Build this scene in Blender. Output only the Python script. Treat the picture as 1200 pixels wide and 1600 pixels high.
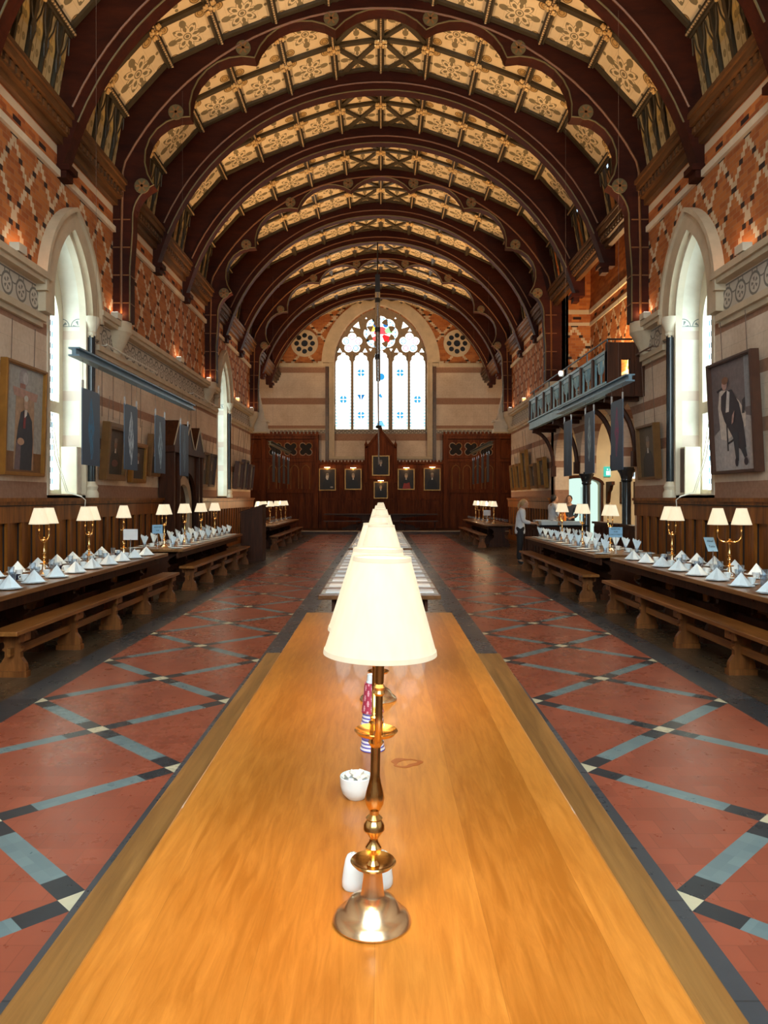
import bpy, math, random
from mathutils import Vector, Matrix
from mathutils.geometry import tessellate_polygon
random.seed(7)
PI = math.pi
scn = bpy.context.scene
COL = scn.collection
for o in list(bpy.data.objects): bpy.data.objects.remove(o)

# ------------------------------------------------------------------ camera, world, exposure
cam = bpy.data.cameras.new('camera'); camo = bpy.data.objects.new('camera', cam); COL.objects.link(camo)
camo.location = (0, 0, 1.655); camo.rotation_euler = (PI/2, 0, 0)
cam.sensor_fit = 'VERTICAL'; cam.sensor_height = 36; cam.sensor_width = 27
cam.lens = 36*1180/1600; cam.shift_x = 5/1600; cam.shift_y = -22/1600
cam.clip_start = .05; cam.clip_end = 200
scn.camera = camo
scn.view_settings.view_transform = 'Standard'; scn.view_settings.look = 'None'
scn.view_settings.gamma = 1; scn.view_settings.use_curve_mapping = False
scn.view_settings.exposure = 0.68
w = bpy.data.worlds.new('world'); scn.world = w; w.use_nodes = True
w.node_tree.nodes['Background'].inputs[0].default_value = (.55, .75, 1, 1)
w.node_tree.nodes['Background'].inputs[1].default_value = 1.0
scn.cycles.use_light_tree = True
scn.cycles.sample_clamp_indirect = 6
scn.cycles.max_bounces = 7; scn.cycles.diffuse_bounces = 4; scn.cycles.glossy_bounces = 3
scn.cycles.transparent_max_bounces = 12
BACKWIN = 5.5        # glow of the unseen window added behind the camera
GALLERY_FILL = 60
UP = 300             # floodlights on the ledge
BULB = 6.0
ENDWIN = 1.7
SIDEWIN = 5.8

def light(name, kind, loc, energy, color, size=.1, target=None, spot=None, sizey=None, blend=.6):
    l = bpy.data.lights.new(name, kind); l.energy = energy; l.color = color
    if kind == 'AREA':
        l.size = size
        if sizey: l.shape = 'RECTANGLE'; l.size_y = sizey
    else: l.shadow_soft_size = size
    if spot: l.spot_size = spot; l.spot_blend = blend
    o = bpy.data.objects.new(name, l); COL.objects.link(o); o.location = loc
    if target:
        o.rotation_euler = (Vector(target)-Vector(loc)).to_track_quat('-Z', 'Y').to_euler()
    return o
WARM = (1, .62, .30)
# frontal daylight from an unseen window added behind the camera (pane built below)
light('added_front_daylight', 'AREA', (0, -2.3, 6.2), 420, (.80, .92, 1), 5.4, (0, 9, 1.5), sizey=6.0)
for sy in (4.0, 7.5, 10.8, 14.6, 19.4, 22.4, 26.8, 30.0, 34.5):
    for s in (-1, 1):
        if s > 0 and 15.5 < sy < 23: continue
        x = 4.45*s
        light('floodlight_beam', 'SPOT', (x, sy, 5.35), UP*(1 if sy < 18 else 1.35), WARM, .06, (x-2.9*s, sy+.2, 10.5), 2.1, blend=1.0)
        light('floodlight_wall_wash', 'POINT', (5.12*s if sy < 31 else 4.9*s, sy+.25, 5.28), 2.2, (1, .50, .22), .05)
light('gallery_uplight', 'SPOT', (5.85, 19.2, 4.5), 420, (1, .62, .28), .08, (6.2, 19.4, 8.5), 2.7)
light('gallery_lamp', 'POINT', (6.0, 17.0, 4.7), 22, (1, .6, .26), .08)
for s in (-1, 1): light('end_wall_fill', 'SPOT', (4.4*s, 31.2, 5.6), 230, (1, .72, .42), .08, (3.6*s, 38, 6.6), 1.9, blend=1.0)  # spots added to brighten and warm the end wall
light('servery_fill', 'AREA', (6.7, 20.0, 4.1), 170, (1, .80, .52), 1.6, (6.7, 20.0, 0))  # area light added to give the servery its warm ambient light

# ------------------------------------------------------------------ node helper
class S:
    def __init__(s, t, sock): s.t, s.k = t, sock
    def m(s, op, *a):
        n = s.t.nodes.new('ShaderNodeMath'); n.operation = op
        for i, v in enumerate((s,)+a):
            if isinstance(v, S): s.t.links.new(v.k, n.inputs[i])
            else: n.inputs[i].default_value = v
        return S(s.t, n.outputs[0])
    def __add__(s, o): return s.m('ADD', o)
    def __radd__(s, o): return s.m('ADD', o)
    def __sub__(s, o): return s.m('SUBTRACT', o)
    def __rsub__(s, o): return (s*-1)+o
    def __mul__(s, o): return s.m('MULTIPLY', o)
    def __rmul__(s, o): return s.m('MULTIPLY', o)
    def __truediv__(s, o): return s.m('DIVIDE', o)
    def __gt__(s, o): return s.m('GREATER_THAN', o)
    def __lt__(s, o): return s.m('LESS_THAN', o)
    def abs(s): return s.m('ABSOLUTE')
    def floor(s): return s.m('FLOOR')
    def fr(s): return s.m('FRACT')
    def sin(s): return s.m('SINE')
    def cos(s): return s.m('COSINE')
    def mn(s, o): return s.m('MINIMUM', o)
    def mx(s, o): return s.m('MAXIMUM', o)
    def near(s, c, wd): return (s-c).abs() < wd
    def within(s, a, b): return (s > a)*(s < b)
    def dist(s, o, cx, cy):
        a, b = s-cx, o-cy
        return (a*a+b*b).m('SQRT')

class Mat:
    def __init__(s, name):
        s.m = bpy.data.materials.new(name); s.m.use_nodes = True; s.t = s.m.node_tree
        s.b = s.t.nodes['Principled BSDF']; s.out = s.t.nodes['Material Output']
    def coord(s, kind='Object'):
        n = s.t.nodes.new('ShaderNodeTexCoord'); x = s.t.nodes.new('ShaderNodeSeparateXYZ')
        s.t.links.new(n.outputs[kind], x.inputs[0]); return [S(s.t, x.outputs[i]) for i in range(3)]
    def vec(s, x, y, z):
        n = s.t.nodes.new('ShaderNodeCombineXYZ')
        for i, v in enumerate((x, y, z)):
            if isinstance(v, S): s.t.links.new(v.k, n.inputs[i])
            else: n.inputs[i].default_value = v
        return n.outputs[0]
    def noise(s, v, scale=5, detail=4, rough=.55, dist=0):
        n = s.t.nodes.new('ShaderNodeTexNoise'); s.t.links.new(v, n.inputs['Vector'])
        n.inputs['Scale'].default_value = scale; n.inputs['Detail'].default_value = detail
        n.inputs['Roughness'].default_value = rough; n.inputs['Distortion'].default_value = dist
        return S(s.t, n.outputs['Fac'])
    def white(s, v):
        n = s.t.nodes.new('ShaderNodeTexWhiteNoise'); s.t.links.new(v, n.inputs['Vector']); return S(s.t, n.outputs['Value'])
    def rgb(s, c):
        n = s.t.nodes.new('ShaderNodeRGB'); n.outputs[0].default_value = (*c[:3], 1); return n.outputs[0]
    def mix(s, f, a, b):
        n = s.t.nodes.new('ShaderNodeMix'); n.data_type = 'RGBA'
        if isinstance(f, S): s.t.links.new(f.k, n.inputs[0])
        else: n.inputs[0].default_value = f
        for i, v in ((6, a), (7, b)):
            if isinstance(v, tuple): n.inputs[i].default_value = (*v[:3], 1)
            else: s.t.links.new(v, n.inputs[i])
        return n.outputs[2]
    def map(s, f, a, b, lo=0, hi=1):
        n = s.t.nodes.new('ShaderNodeMapRange'); s.t.links.new(f.k, n.inputs[0])
        n.inputs[1].default_value = a; n.inputs[2].default_value = b; n.inputs[3].default_value = lo; n.inputs[4].default_value = hi
        return S(s.t, n.outputs[0])
    def set(s, color=None, rough=None, metal=None, spec=None, emis=None, estr=None, coat=None):
        b = s.b
        def put(k, v):
            if v is None: return
            if isinstance(v, S): s.t.links.new(v.k, b.inputs[k])
            elif isinstance(v, tuple): b.inputs[k].default_value = (*v[:3], 1)
            elif isinstance(v, (int, float)): b.inputs[k].default_value = v
            else: s.t.links.new(v, b.inputs[k])
        put('Base Color', color); put('Roughness', rough); put('Metallic', metal); put('Specular IOR Level', spec)
        put('Emission Color', emis); put('Emission Strength', estr); put('Coat Weight', coat)
        return s
    def bump(s, h, strength=.3, dist=.01):
        n = s.t.nodes.new('ShaderNodeBump'); s.t.links.new(h.k, n.inputs['Height'])
        n.inputs['Strength'].default_value = strength; n.inputs['Distance'].default_value = dist
        s.t.links.new(n.outputs[0], s.b.inputs['Normal']); return s

def plain(name, c, rough=.6, metal=0, spec=.5, var=.12, scale=8):
    m = Mat(name); x, y, z = m.coord(); n = m.noise(m.vec(x, y, z), scale)
    dark = tuple(v*(1-var) for v in c); lite = tuple(min(1, v*(1+var)) for v in c)
    return m.set(m.mix(m.map(n, .3, .7), dark, lite), rough, metal, spec).m

def wood(name, a, b, rough=.4, axis=1, grain=22, coat=0, stretch=.04, plank=None, spec=.5):
    m = Mat(name); c = m.coord(); c2 = list(c); c2[axis] = c[axis]*stretch
    n1 = m.noise(m.vec(*c2), grain, 6, .65, .6)
    c3 = list(c); c3[axis] = c[axis]*.25
    n2 = m.noise(m.vec(*c3), 3.2, 3)
    f = m.map(n1*.6+n2*.4, .36, .66)
    if plank:
        k = (c[0]/plank).floor(); f = (f + (m.white(m.vec(k, 3.1, 0))-.5)*.55).mx(0).mn(1)
    col = m.mix(f, a, b)
    if plank:
        col = m.mix((((c[0]/plank).fr()).near(.5, .4985) < .5)*.6, col, tuple(v*.5 for v in a))
    m.set(col, rough, 0, spec, coat=coat); m.bump(n1, .05, .002)
    return m.m

M = {}
M['table_wood'] = wood('golden oak', (.36, .118, .013), (.58, .225, .036), .30, 1, 48, .15, .10, plank=.235, spec=.4)
M['bench_wood'] = wood('bench oak', (.19, .085, .022), (.42, .20, .055), .38, 1, 26, 0, .05)
M['dark_wood'] = wood('dark stained oak', (.026, .007, .002), (.085, .024, .007), .5, 2, 16, 0, .08, spec=.2)
M['dark_wood_y'] = wood('dark oak boards', (.04, .012, .004), (.12, .04, .011), .4, 1, 16, 0, .08, spec=.25)
M['bench_dark'] = wood('old bench oak', (.10, .032, .007), (.36, .135, .030), .34, 1, 20, 0, .06, spec=.35)
M['bench_leg'] = wood('bench leg oak', (.09, .026, .006), (.28, .095, .022), .45, 2, 20, 0, .1, spec=.25)
M['wainscot'] = wood('wainscot oak', (.085, .022, .0035), (.36, .115, .015), .38, 2, 14, 0, .07, spec=.25)
M['end_wood'] = wood('carved oak', (.065, .013, .004), (.23, .056, .013), .6, 2, 14, 0, .07, spec=.12)
M['rib'] = wood('rib timber', (.024, .004, .0012), (.055, .0095, .0025), .6, 0, 10, 0, .3, spec=.15)
M['rib_gold'] = plain('gilded moulding', (.17, .058, .010), .5)
M['rib_edge'] = plain('olive rib edge', (.12, .085, .03), .6)
M['painted_shadow'] = plain('painted shadow', (.012, .005, .002), .8)  # near-black colour standing in for shade in grooves and recesses
M['cornice'] = wood('cornice timber', (.045, .018, .006), (.14, .058, .017), .45, 1, 18, 0, .1)
M['gold'] = plain('gilt', (.80, .56, .26), .38, .5)
M['frame_gold'] = plain('gilt frame', (.34, .15, .028), .33, .55)
M['frame_dark'] = plain('dark frame', (.07, .025, .012), .4)
M['frame_brown'] = plain('brown gilt frame', (.19, .085, .022), .4, .3)
M['stone'] = plain('cream stone', (.55, .43, .29), .8, var=.12, scale=3)
M['stone_pale'] = plain('pale stone', (.66, .56, .42), .8, var=.1, scale=3)
M['tracery'] = plain('tracery stone', (.30, .22, .14), .85)
M['black_stone'] = plain('polished black marble', (.018, .022, .026), .15)
M['white'] = plain('white china', (.76, .84, .87), .2, var=.03)  # cool window-light cast mixed into the china's white
M['linen'] = plain('white linen', (.74, .86, .93), .85, var=.05)  # bluish daylight cast put into the linen's white
M['paper'] = plain('white card', (.80, .82, .85), .7, var=.03)
M['blue_card'] = plain('pale blue card', (.30, .55, .78), .7, var=.03)
M['ink'] = plain('black ink', (.02, .03, .05), .7)
M['black'] = plain('black metal', (.015, .015, .018), .35)
M['steel'] = plain('steel', (.55, .55, .56), .25, .9)
M['track'] = plain('track with painted cyan light', (.17, .27, .34), .38, .2)  # cyan of the reflected light put into the rail colour
M['iron_cyan_lit'] = plain('ironwork with painted cyan light', (.22, .38, .44), .42, 0)  # cyan reflected light put into the base colour of the ironwork
M['sugar'] = plain('sugar', (.85, .80, .72), .8, var=.08, scale=60)
M['cord'] = plain('cord', (.70, .64, .54), .8)
M['wire'] = plain('picture wire', (.16, .10, .07), .7)
M['bowl_dark'] = plain('dark glass bowl', (.02, .025, .05), .12)
M['roundel'] = plain('gilt roundel', (.22, .09, .022), .5)
M['skin'] = plain('skin', (.50, .27, .17), .5)
M['hair_blond'] = plain('fair hair', (.42, .26, .12), .6)
M['hair_dark'] = plain('dark hair', (.03, .018, .012), .5)
M['shirt'] = plain('white shirt', (.62, .64, .68), .8)
M['trousers'] = plain('black trousers', (.012, .010, .012), .8)
M['apron'] = plain('dark shirt', (.04, .05, .07), .8)
M['orange'] = plain('orange juice', (.9, .25, .03), .3)
M['red_cup'] = None

def brass():
    m = Mat('polished brass'); x, y, z = m.coord(); n = m.noise(m.vec(x, y, z), 18, 3)
    return m.set(m.mix(n, (.72, .42, .13), (.88, .60, .26)), m.map(n, .3, .7, .12, .26), 1.0).m
M['brass'] = brass()
M['brass_pale'] = plain('satin brass', (.80, .56, .34), .24, .95)

def shade_mat(name, strength):
    m = Mat(name); x, y, z = m.coord(); a = (x.m('ARCTAN2', y)*26).sin()
    n = m.noise(m.vec(x*8, y*8, z*2), 6, 2)
    col = m.mix(m.map(n, .3, .7), (1.0, .79, .50), (1.0, .84, .58))
    m.set((.30, .26, .20), .9, 0, .1, emis=col, estr=strength); m.bump(a, .05, .001)
    return m.m
M['shade'] = shade_mat('pleated lampshade', .56)
M['shade_in'] = shade_mat('shade lining', .75)
M['binding'] = shade_mat('shade binding', .40)
def emit(name, c, st):
    m = Mat(name); return m.set((.02, .02, .02), .6, emis=c, estr=st).m
M['bulb'] = emit('bulb glass', (1, .72, .4), 7)
M['lamp_white'] = emit('lamp glass', (1, .93, .8), 6)
M['exit_green'] = emit('exit sign green', (.02, .55, .42), .7)
M['exit_white'] = emit('exit sign white', (.8, 1, .95), .8)
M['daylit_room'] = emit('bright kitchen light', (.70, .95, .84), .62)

def glass(name='clear glass', tint=(.9, .95, 1), gl=.25):
    m = Mat(name); t = m.t
    tr = t.nodes.new('ShaderNodeBsdfTransparent'); tr.inputs[0].default_value = (*tint, 1)
    g = t.nodes.new('ShaderNodeBsdfGlossy'); g.inputs['Roughness'].default_value = .05
    d = t.nodes.new('ShaderNodeBsdfDiffuse'); d.inputs[0].default_value = (.6, .68, .72, 1)
    lw = t.nodes.new('ShaderNodeLayerWeight'); lw.inputs[0].default_value = gl
    mx = t.nodes.new('ShaderNodeMixShader'); mx2 = t.nodes.new('ShaderNodeMixShader'); mx2.inputs[0].default_value = .05
    t.links.new(lw.outputs['Facing'], mx.inputs[0]); t.links.new(tr.outputs[0], mx.inputs[1]); t.links.new(g.outputs[0], mx.inputs[2])
    t.links.new(mx.outputs[0], mx2.inputs[1]); t.links.new(d.outputs[0], mx2.inputs[2])
    t.links.new(mx2.outputs[0], m.out.inputs[0]); t.nodes.remove(m.b); return m.m
M['glass'] = glass()

# wall: banded stone below, painted frieze, diapered brick above; u = coordinate along the wall
def wall_mat(name, axis, mode='side'):
    m = Mat(name); c = m.coord(); u, z = c[axis], c[2]
    v3 = m.vec(c[0], c[1], c[2])
    # --- stone
    n = m.noise(v3, 1.3, 5); n2 = m.noise(v3, 14, 4)
    stone = m.mix(m.map(n*.65+n2*.35, .35, .65), (.56, .415, .295), (.74, .59, .45))
    red = m.mix(m.map(n2, .3, .7), (.30, .155, .095), (.38, .205, .13))
    if mode == 'side':
        st = z.within(3.40, 3.58).mx(z.within(2.58, 2.78)).mx(z.within(1.5, 1.90)).mx(z.within(4.22, 4.40))
    else:
        st = z.within(6.36, 6.68).mx(z.within(4.55, 4.9)).mx(z.within(7.95, 8.22)).mx(z.within(5.12, 5.3))
    col = m.mix(st, stone, red)
    bh = .36
    k = (z/bh).floor(); jt = ((z/bh).fr() < .012).mx(((u/.95+(k*.5)).fr()) < .006)
    col = m.mix(jt*.45, col, (.22, .16, .11))
    # --- frieze with ring ornament
    z0, z1 = (4.50, 4.92) if mode == 'side' else (4.92, 5.12)
    p = z1-z0
    fu = ((u/p).fr()-.5)*p; d = fu.dist(z, 0, (z0+z1)/2)
    fu2 = ((u/p+.5).fr()-.5)*p; d2 = fu2.dist(z, 0, z1-.02)
    th = (z-(z0+z1)/2).m('ARCTAN2', fu)
    orn = d.near(p*.36, .018).mx((d < p*.22)*((th*5).cos() > .1)*(d > .03)).mx(d2.near(p*.34, .012)*(z < z1)).mx(z.near(z0, .012)).mx(z.near(z1, .012))
    fz = z.within(z0-.02, z1+.02)
    fcol = m.mix(orn*.75, m.mix(m.map(n, .3, .7), (.50, .42, .33), (.60, .52, .42)), (.085, .075, .065))
    col = m.mix(fz, col, fcol)
    # --- brick
    bz = .082; kz = (z/bz).floor(); zc = (kz+.5)*bz
    bu = u/.225+(kz*.5).fr()
    mort = ((z/bz).fr() < .10).mx((bu.fr()) < .045)
    rnd = m.white(m.vec(bu.floor(), kz, 1.7))
    n3 = m.noise(v3, 2.2, 3)
    brick = m.mix(rnd*.55+n3*.45, (.26, .062, .017), (.54, .19, .048))
    brick = m.mix(mort*.7, brick, (.34, .20, .115))
    if mode == 'side': P, SL, ph, wd = .83, .75, .155, .118
    else: P, SL, ph, wd = 1.55, .95, .775, .16
    zr = (zc-6.86)
    a = ((u+zr*SL-(10.86-ph*0))/P).fr()*P
    b = ((u-zr*SL-(10.86-ph*0))/P).fr()*P
    if mode == 'end':
        a = ((u+zr*SL)/P+.2).fr()*P; b = ((u*-1+zr*SL)/P+.2).fr()*P
    dia = (a < wd).mx(b < wd)
    kk = (kz/4).fr() < .2
    brick = m.mix(dia, brick, m.mix(rnd, (.50, .36, .22), (.66, .50, .33)))
    brick = m.mix(dia*kk, brick, (.035, .018, .014))
    if mode == 'side':
        ztop = z.within(6.93, 7.03).mx(z.within(7.28, 7.42))
        nb = m.mix(rnd, (.30, .072, .018), (.54, .18, .045))
        spot = (((u/.83-.1).fr()) < .3)*z.within(7.12, 7.2)
        nb = m.mix(mort*.6, nb, (.30, .18, .10)); nb = m.mix(spot, nb, (.03, .012, .01))
        brick = m.mix(z > 6.93, brick, nb)
        brick = m.mix(ztop, brick, (.56, .43, .30))
        col = m.mix(z > 5.0, col, brick)
    else:
        col = m.mix(z > 8.35, col, brick)
    m.set(col, .82, 0, .3)
    m.bump(n2, .15, .004)
    return m.m
M['wall_side'] = wall_mat('side wall masonry', 1)
M['wall_cross'] = wall_mat('cross wall masonry', 0)
M['wall_end'] = wall_mat('end wall masonry', 0, 'end')

def floor_mat():
    m = Mat('encaustic tile and boards'); x, y, z = m.coord(); ax = x.abs()
    v3 = m.vec(x, y, 0)
    a = (ax-2.022)/.775; b = (y-5.40)/.765
    p = (a+b)/2; q = (a-b)/2
    pd = ((p+.5).fr()-.5).abs()*2*.545; qd = ((q+.5).fr()-.5).abs()*2*.545   # metres to nearest line
    hw = .058
    line = (pd < hw).mx(qd < hw); cross = (pd < hw)*(qd < hw)
    arm = line*((pd < .24)*(qd < .24))
    # red tiles
    ty = (y/.155).floor(); tx = (x/.155+(ty*.5).fr()).floor()
    r1 = m.white(m.vec(tx, ty, 0)); n = m.noise(v3, .9, 3); n2 = m.noise(v3, 12, 4)
    red = m.mix(r1*.35+n*.4+n2*.25, (.24, .055, .030), (.47, .125, .068))
    gr = ((y/.155).fr() < .03).mx((x/.155+(ty*.5).fr()).fr() < .03)
    red = m.mix(gr*.28, red, (.09, .03, .018))
    # line tiles
    s1 = m.white(m.vec((p*12).floor(), (q*12).floor(), 2))
    blue = m.mix(s1*.6+n2*.4, (.13, .20, .22), (.22, .31, .32))
    col = m.mix(line, red, blue)
    col = m.mix(arm, col, m.mix(n2, (.020, .025, .032), (.05, .06, .07)))
    col = m.mix(cross, col, m.mix(n2, (.62, .55, .36), (.75, .70, .50)))
    # stone borders
    gy = m.white(m.vec(2, (y/.62).floor(), 1))
    slab = m.mix(gy*.6+n2*.4, (.040, .048, .058), (.115, .12, .13))
    slab = m.mix(((y/.62).fr() < .012)*.6, slab, (.02, .02, .02))
    col = m.mix(ax.within(.95, 1.247), col, slab)
    col = m.mix(ax.within(2.797, 3.08), col, m.mix(.35, slab, (.02, .017, .015)))
    # timber boards
    bx = (x/.14).floor(); w1 = m.white(m.vec(bx, (y/2.3+bx*.37).floor(), 0))
    wn = m.noise(m.vec(x*9, y*.5, 0), 6, 5)
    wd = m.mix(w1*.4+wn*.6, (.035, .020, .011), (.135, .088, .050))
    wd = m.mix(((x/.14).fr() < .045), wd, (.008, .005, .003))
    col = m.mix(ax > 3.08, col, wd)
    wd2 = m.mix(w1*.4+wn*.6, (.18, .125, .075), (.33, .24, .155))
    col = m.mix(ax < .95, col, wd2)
    # far paving beyond the pattern wear
    rg = m.map(n*.5+n2*.5, .3, .7, .22, .36)
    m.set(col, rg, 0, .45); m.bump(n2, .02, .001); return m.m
M['floor'] = floor_mat()

def ceil_mat():
    m = Mat('stencilled ceiling boards'); uvn = m.coord('UV'); u, v = uvn[0], uvn[1]
    x, y = u-.5, v-.5
    r = (x*x+y*y).m('SQRT'); th = y.m('ARCTAN2', x)
    c8 = (th*4).cos().abs(); c4 = (th*2).cos().abs()
    g1 = (r < .035).mx(r.near(.065, .01))
    leaf = r.within(.095, .20)*(c8 > .62+0)*((r-.15).abs() < (c8-.55)*.13)
    leaf2 = r.within(.19, .36)*(c4 > .9)*((r-.27).abs() < (c4-.88)*.8)
    cur = r.near(.235+0, .10)*((r-(c8*.10+.17)).abs() < .011)
    tips = ((th*8).cos() > .55)*r.within(.22, .31)*((r-.265).abs() < ((th*8).cos()-.5)*.06)
    ax, ay = x.abs(), y.abs()
    dc = ax.dist(ay, .345, .345)
    disc = (dc < .085); ring = dc.near(.085, .008).mx(dc.near(.045, .006))
    sm = (ax.dist(ay, .0, .41) < .03).mx(ax.dist(ay, .41, 0) < .03)
    olive = g1.mx(leaf).mx(leaf2).mx(cur).mx(tips).mx(sm)
    o = m.coord(); n = m.noise(m.vec(*o), 9, 4); n0 = m.noise(m.vec(*o), .8, 2)
    base = m.mix(n*.5+n0*.5, (.62, .46, .26), (.82, .66, .42))
    pl = ((v*4).fr() < .02)
    base = m.mix(pl*.35, base, (.30, .19, .09))
    col = m.mix(disc*.85, base, m.mix(n, (.36, .20, .055), (.50, .30, .09)))
    col = m.mix(ring, col, (.16, .10, .04))
    col = m.mix(olive*.9, col, m.mix(n, (.10, .082, .045), (.20, .15, .07)))
    e = (ax.mx(ay)); along = (u*15).fr(); along2 = (v*15).fr()
    col = m.mix(e > .452, col, (.045, .036, .02))
    dots = (e > .465)*(e < .485)*(((ax > ay)*(along2 > .4)).mx((ay > ax)*(along > .4)))
    col = m.mix(dots, col, (.50, .33, .17))
    m.set(col, .7, 0, .2); return m.m
M['ceil'] = ceil_mat()
def ceil_low_mat():
    m = Mat('scrollwork ceiling panel'); uvn = m.coord('UV'); u, v = uvn[0], uvn[1]
    x = (u-.5).abs()
    o = m.coord(); n = m.noise(m.vec(*o), 9, 4)
    hw = m.map(v, .55, 1.0, .36, .06)+((v*22).sin()*.035)*(v > .55)
    hw = hw.mn(.38)
    inside = x < hw
    d1 = x.dist(v*2.6, .16, .45); d2 = x.dist(v*2.6, .17, 1.05); d3 = x.dist(v*2.6, .1, 1.6); d0 = x.dist(v*2.6, 0, .15)
    rings = ((d1*26).sin() > .35)*(d1 < .21); rings = rings.mx(((d2*26).sin() > .35)*(d2 < .2)).mx(((d3*28).sin() > .3)*(d3 < .16)).mx(((d0*26).sin() > .3)*(d0 < .24)).mx(x.near(0, .02))
    base = m.mix(n, (.36, .255, .115), (.56, .42, .22))
    base = m.mix(((v*2.6).within(1.4, 1.9))*.5, base, (.45, .28, .05))
    col = m.mix(rings*.8, base, m.mix(n, (.13, .10, .045), (.24, .165, .06)))
    col = m.mix(inside*-1+1, col, (.05, .036, .018))
    col = m.mix(x.within(.455, .478)*((v*26).fr() > .45), col, (.42, .28, .14))
    m.set(col, .7, 0, .2); return m.m
M['ceil_low'] = ceil_low_mat()
def beam_mat(axis):
    m = Mat('beaded ceiling rib'); o = m.coord(); a = o[axis]
    n = m.noise(m.vec(*o), 8, 3)
    col = m.mix(n, (.030, .022, .012), (.065, .045, .02)); return m.set(col, .55).m
M['beam'] = beam_mat(1)
M['bead'] = plain('cream beading', (.52, .35, .18), .6)

def stained(name, hor, centre, pw, zb, strength, seed=0):
    """leaded daylit glass: near-white quarries, blue beaded border, ornaments; hor = axis along window"""
    m = Mat(name); o = m.coord(); u, z = o[hor]-centre, o[2]
    cell = (u/pw); f = (cell+.5).fr()-.5; uu = f*pw; au = uu.abs()
    n = m.noise(m.vec(*o), 3, 2); k = cell.floor()
    white = m.mix(m.map(n, .3, .7), (.62, .90, .98), (.80, 1, 1))
    col = white
    ed = pw*.40
    bead = au.near(ed, pw*.08)*((z*5).fr() > .5)
    col = m.mix(bead, col, (.008, .055, .10))
    col = m.mix(au.near(ed-pw*.055, pw*.012)*.5, col, (.05, .12, .16))
    zz = (z/.95).fr()-.5; r = uu.dist(zz*.95, 0, 0); th = (zz*.95).m('ARCTAN2', uu)
    orn = r.within(pw*.06, pw*.28)*((th*2).cos().abs() > .35)*((r*60).sin() > -.2)
    alt = ((z/.95).floor()*.5+k*.5).fr() < .3
    col = m.mix(orn*alt*.95, col, (.003, .030, .07))
    col = m.mix(r.near(pw*.3, pw*.012)*.45, col, (.08, .09, .06))
    red = orn*(m.white(m.vec(k, (z/.95).floor(), seed)) > .8)
    col = m.mix(red, col, (.12, .035, .004))
    lead = ((z/.28).fr() < .03).mx(au < pw*.008)
    col = m.mix(lead*.8, col, (.02, .03, .04))
    m.set((.03, .03, .03), .12, 0, .5, emis=col, estr=strength); return m.m

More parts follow.
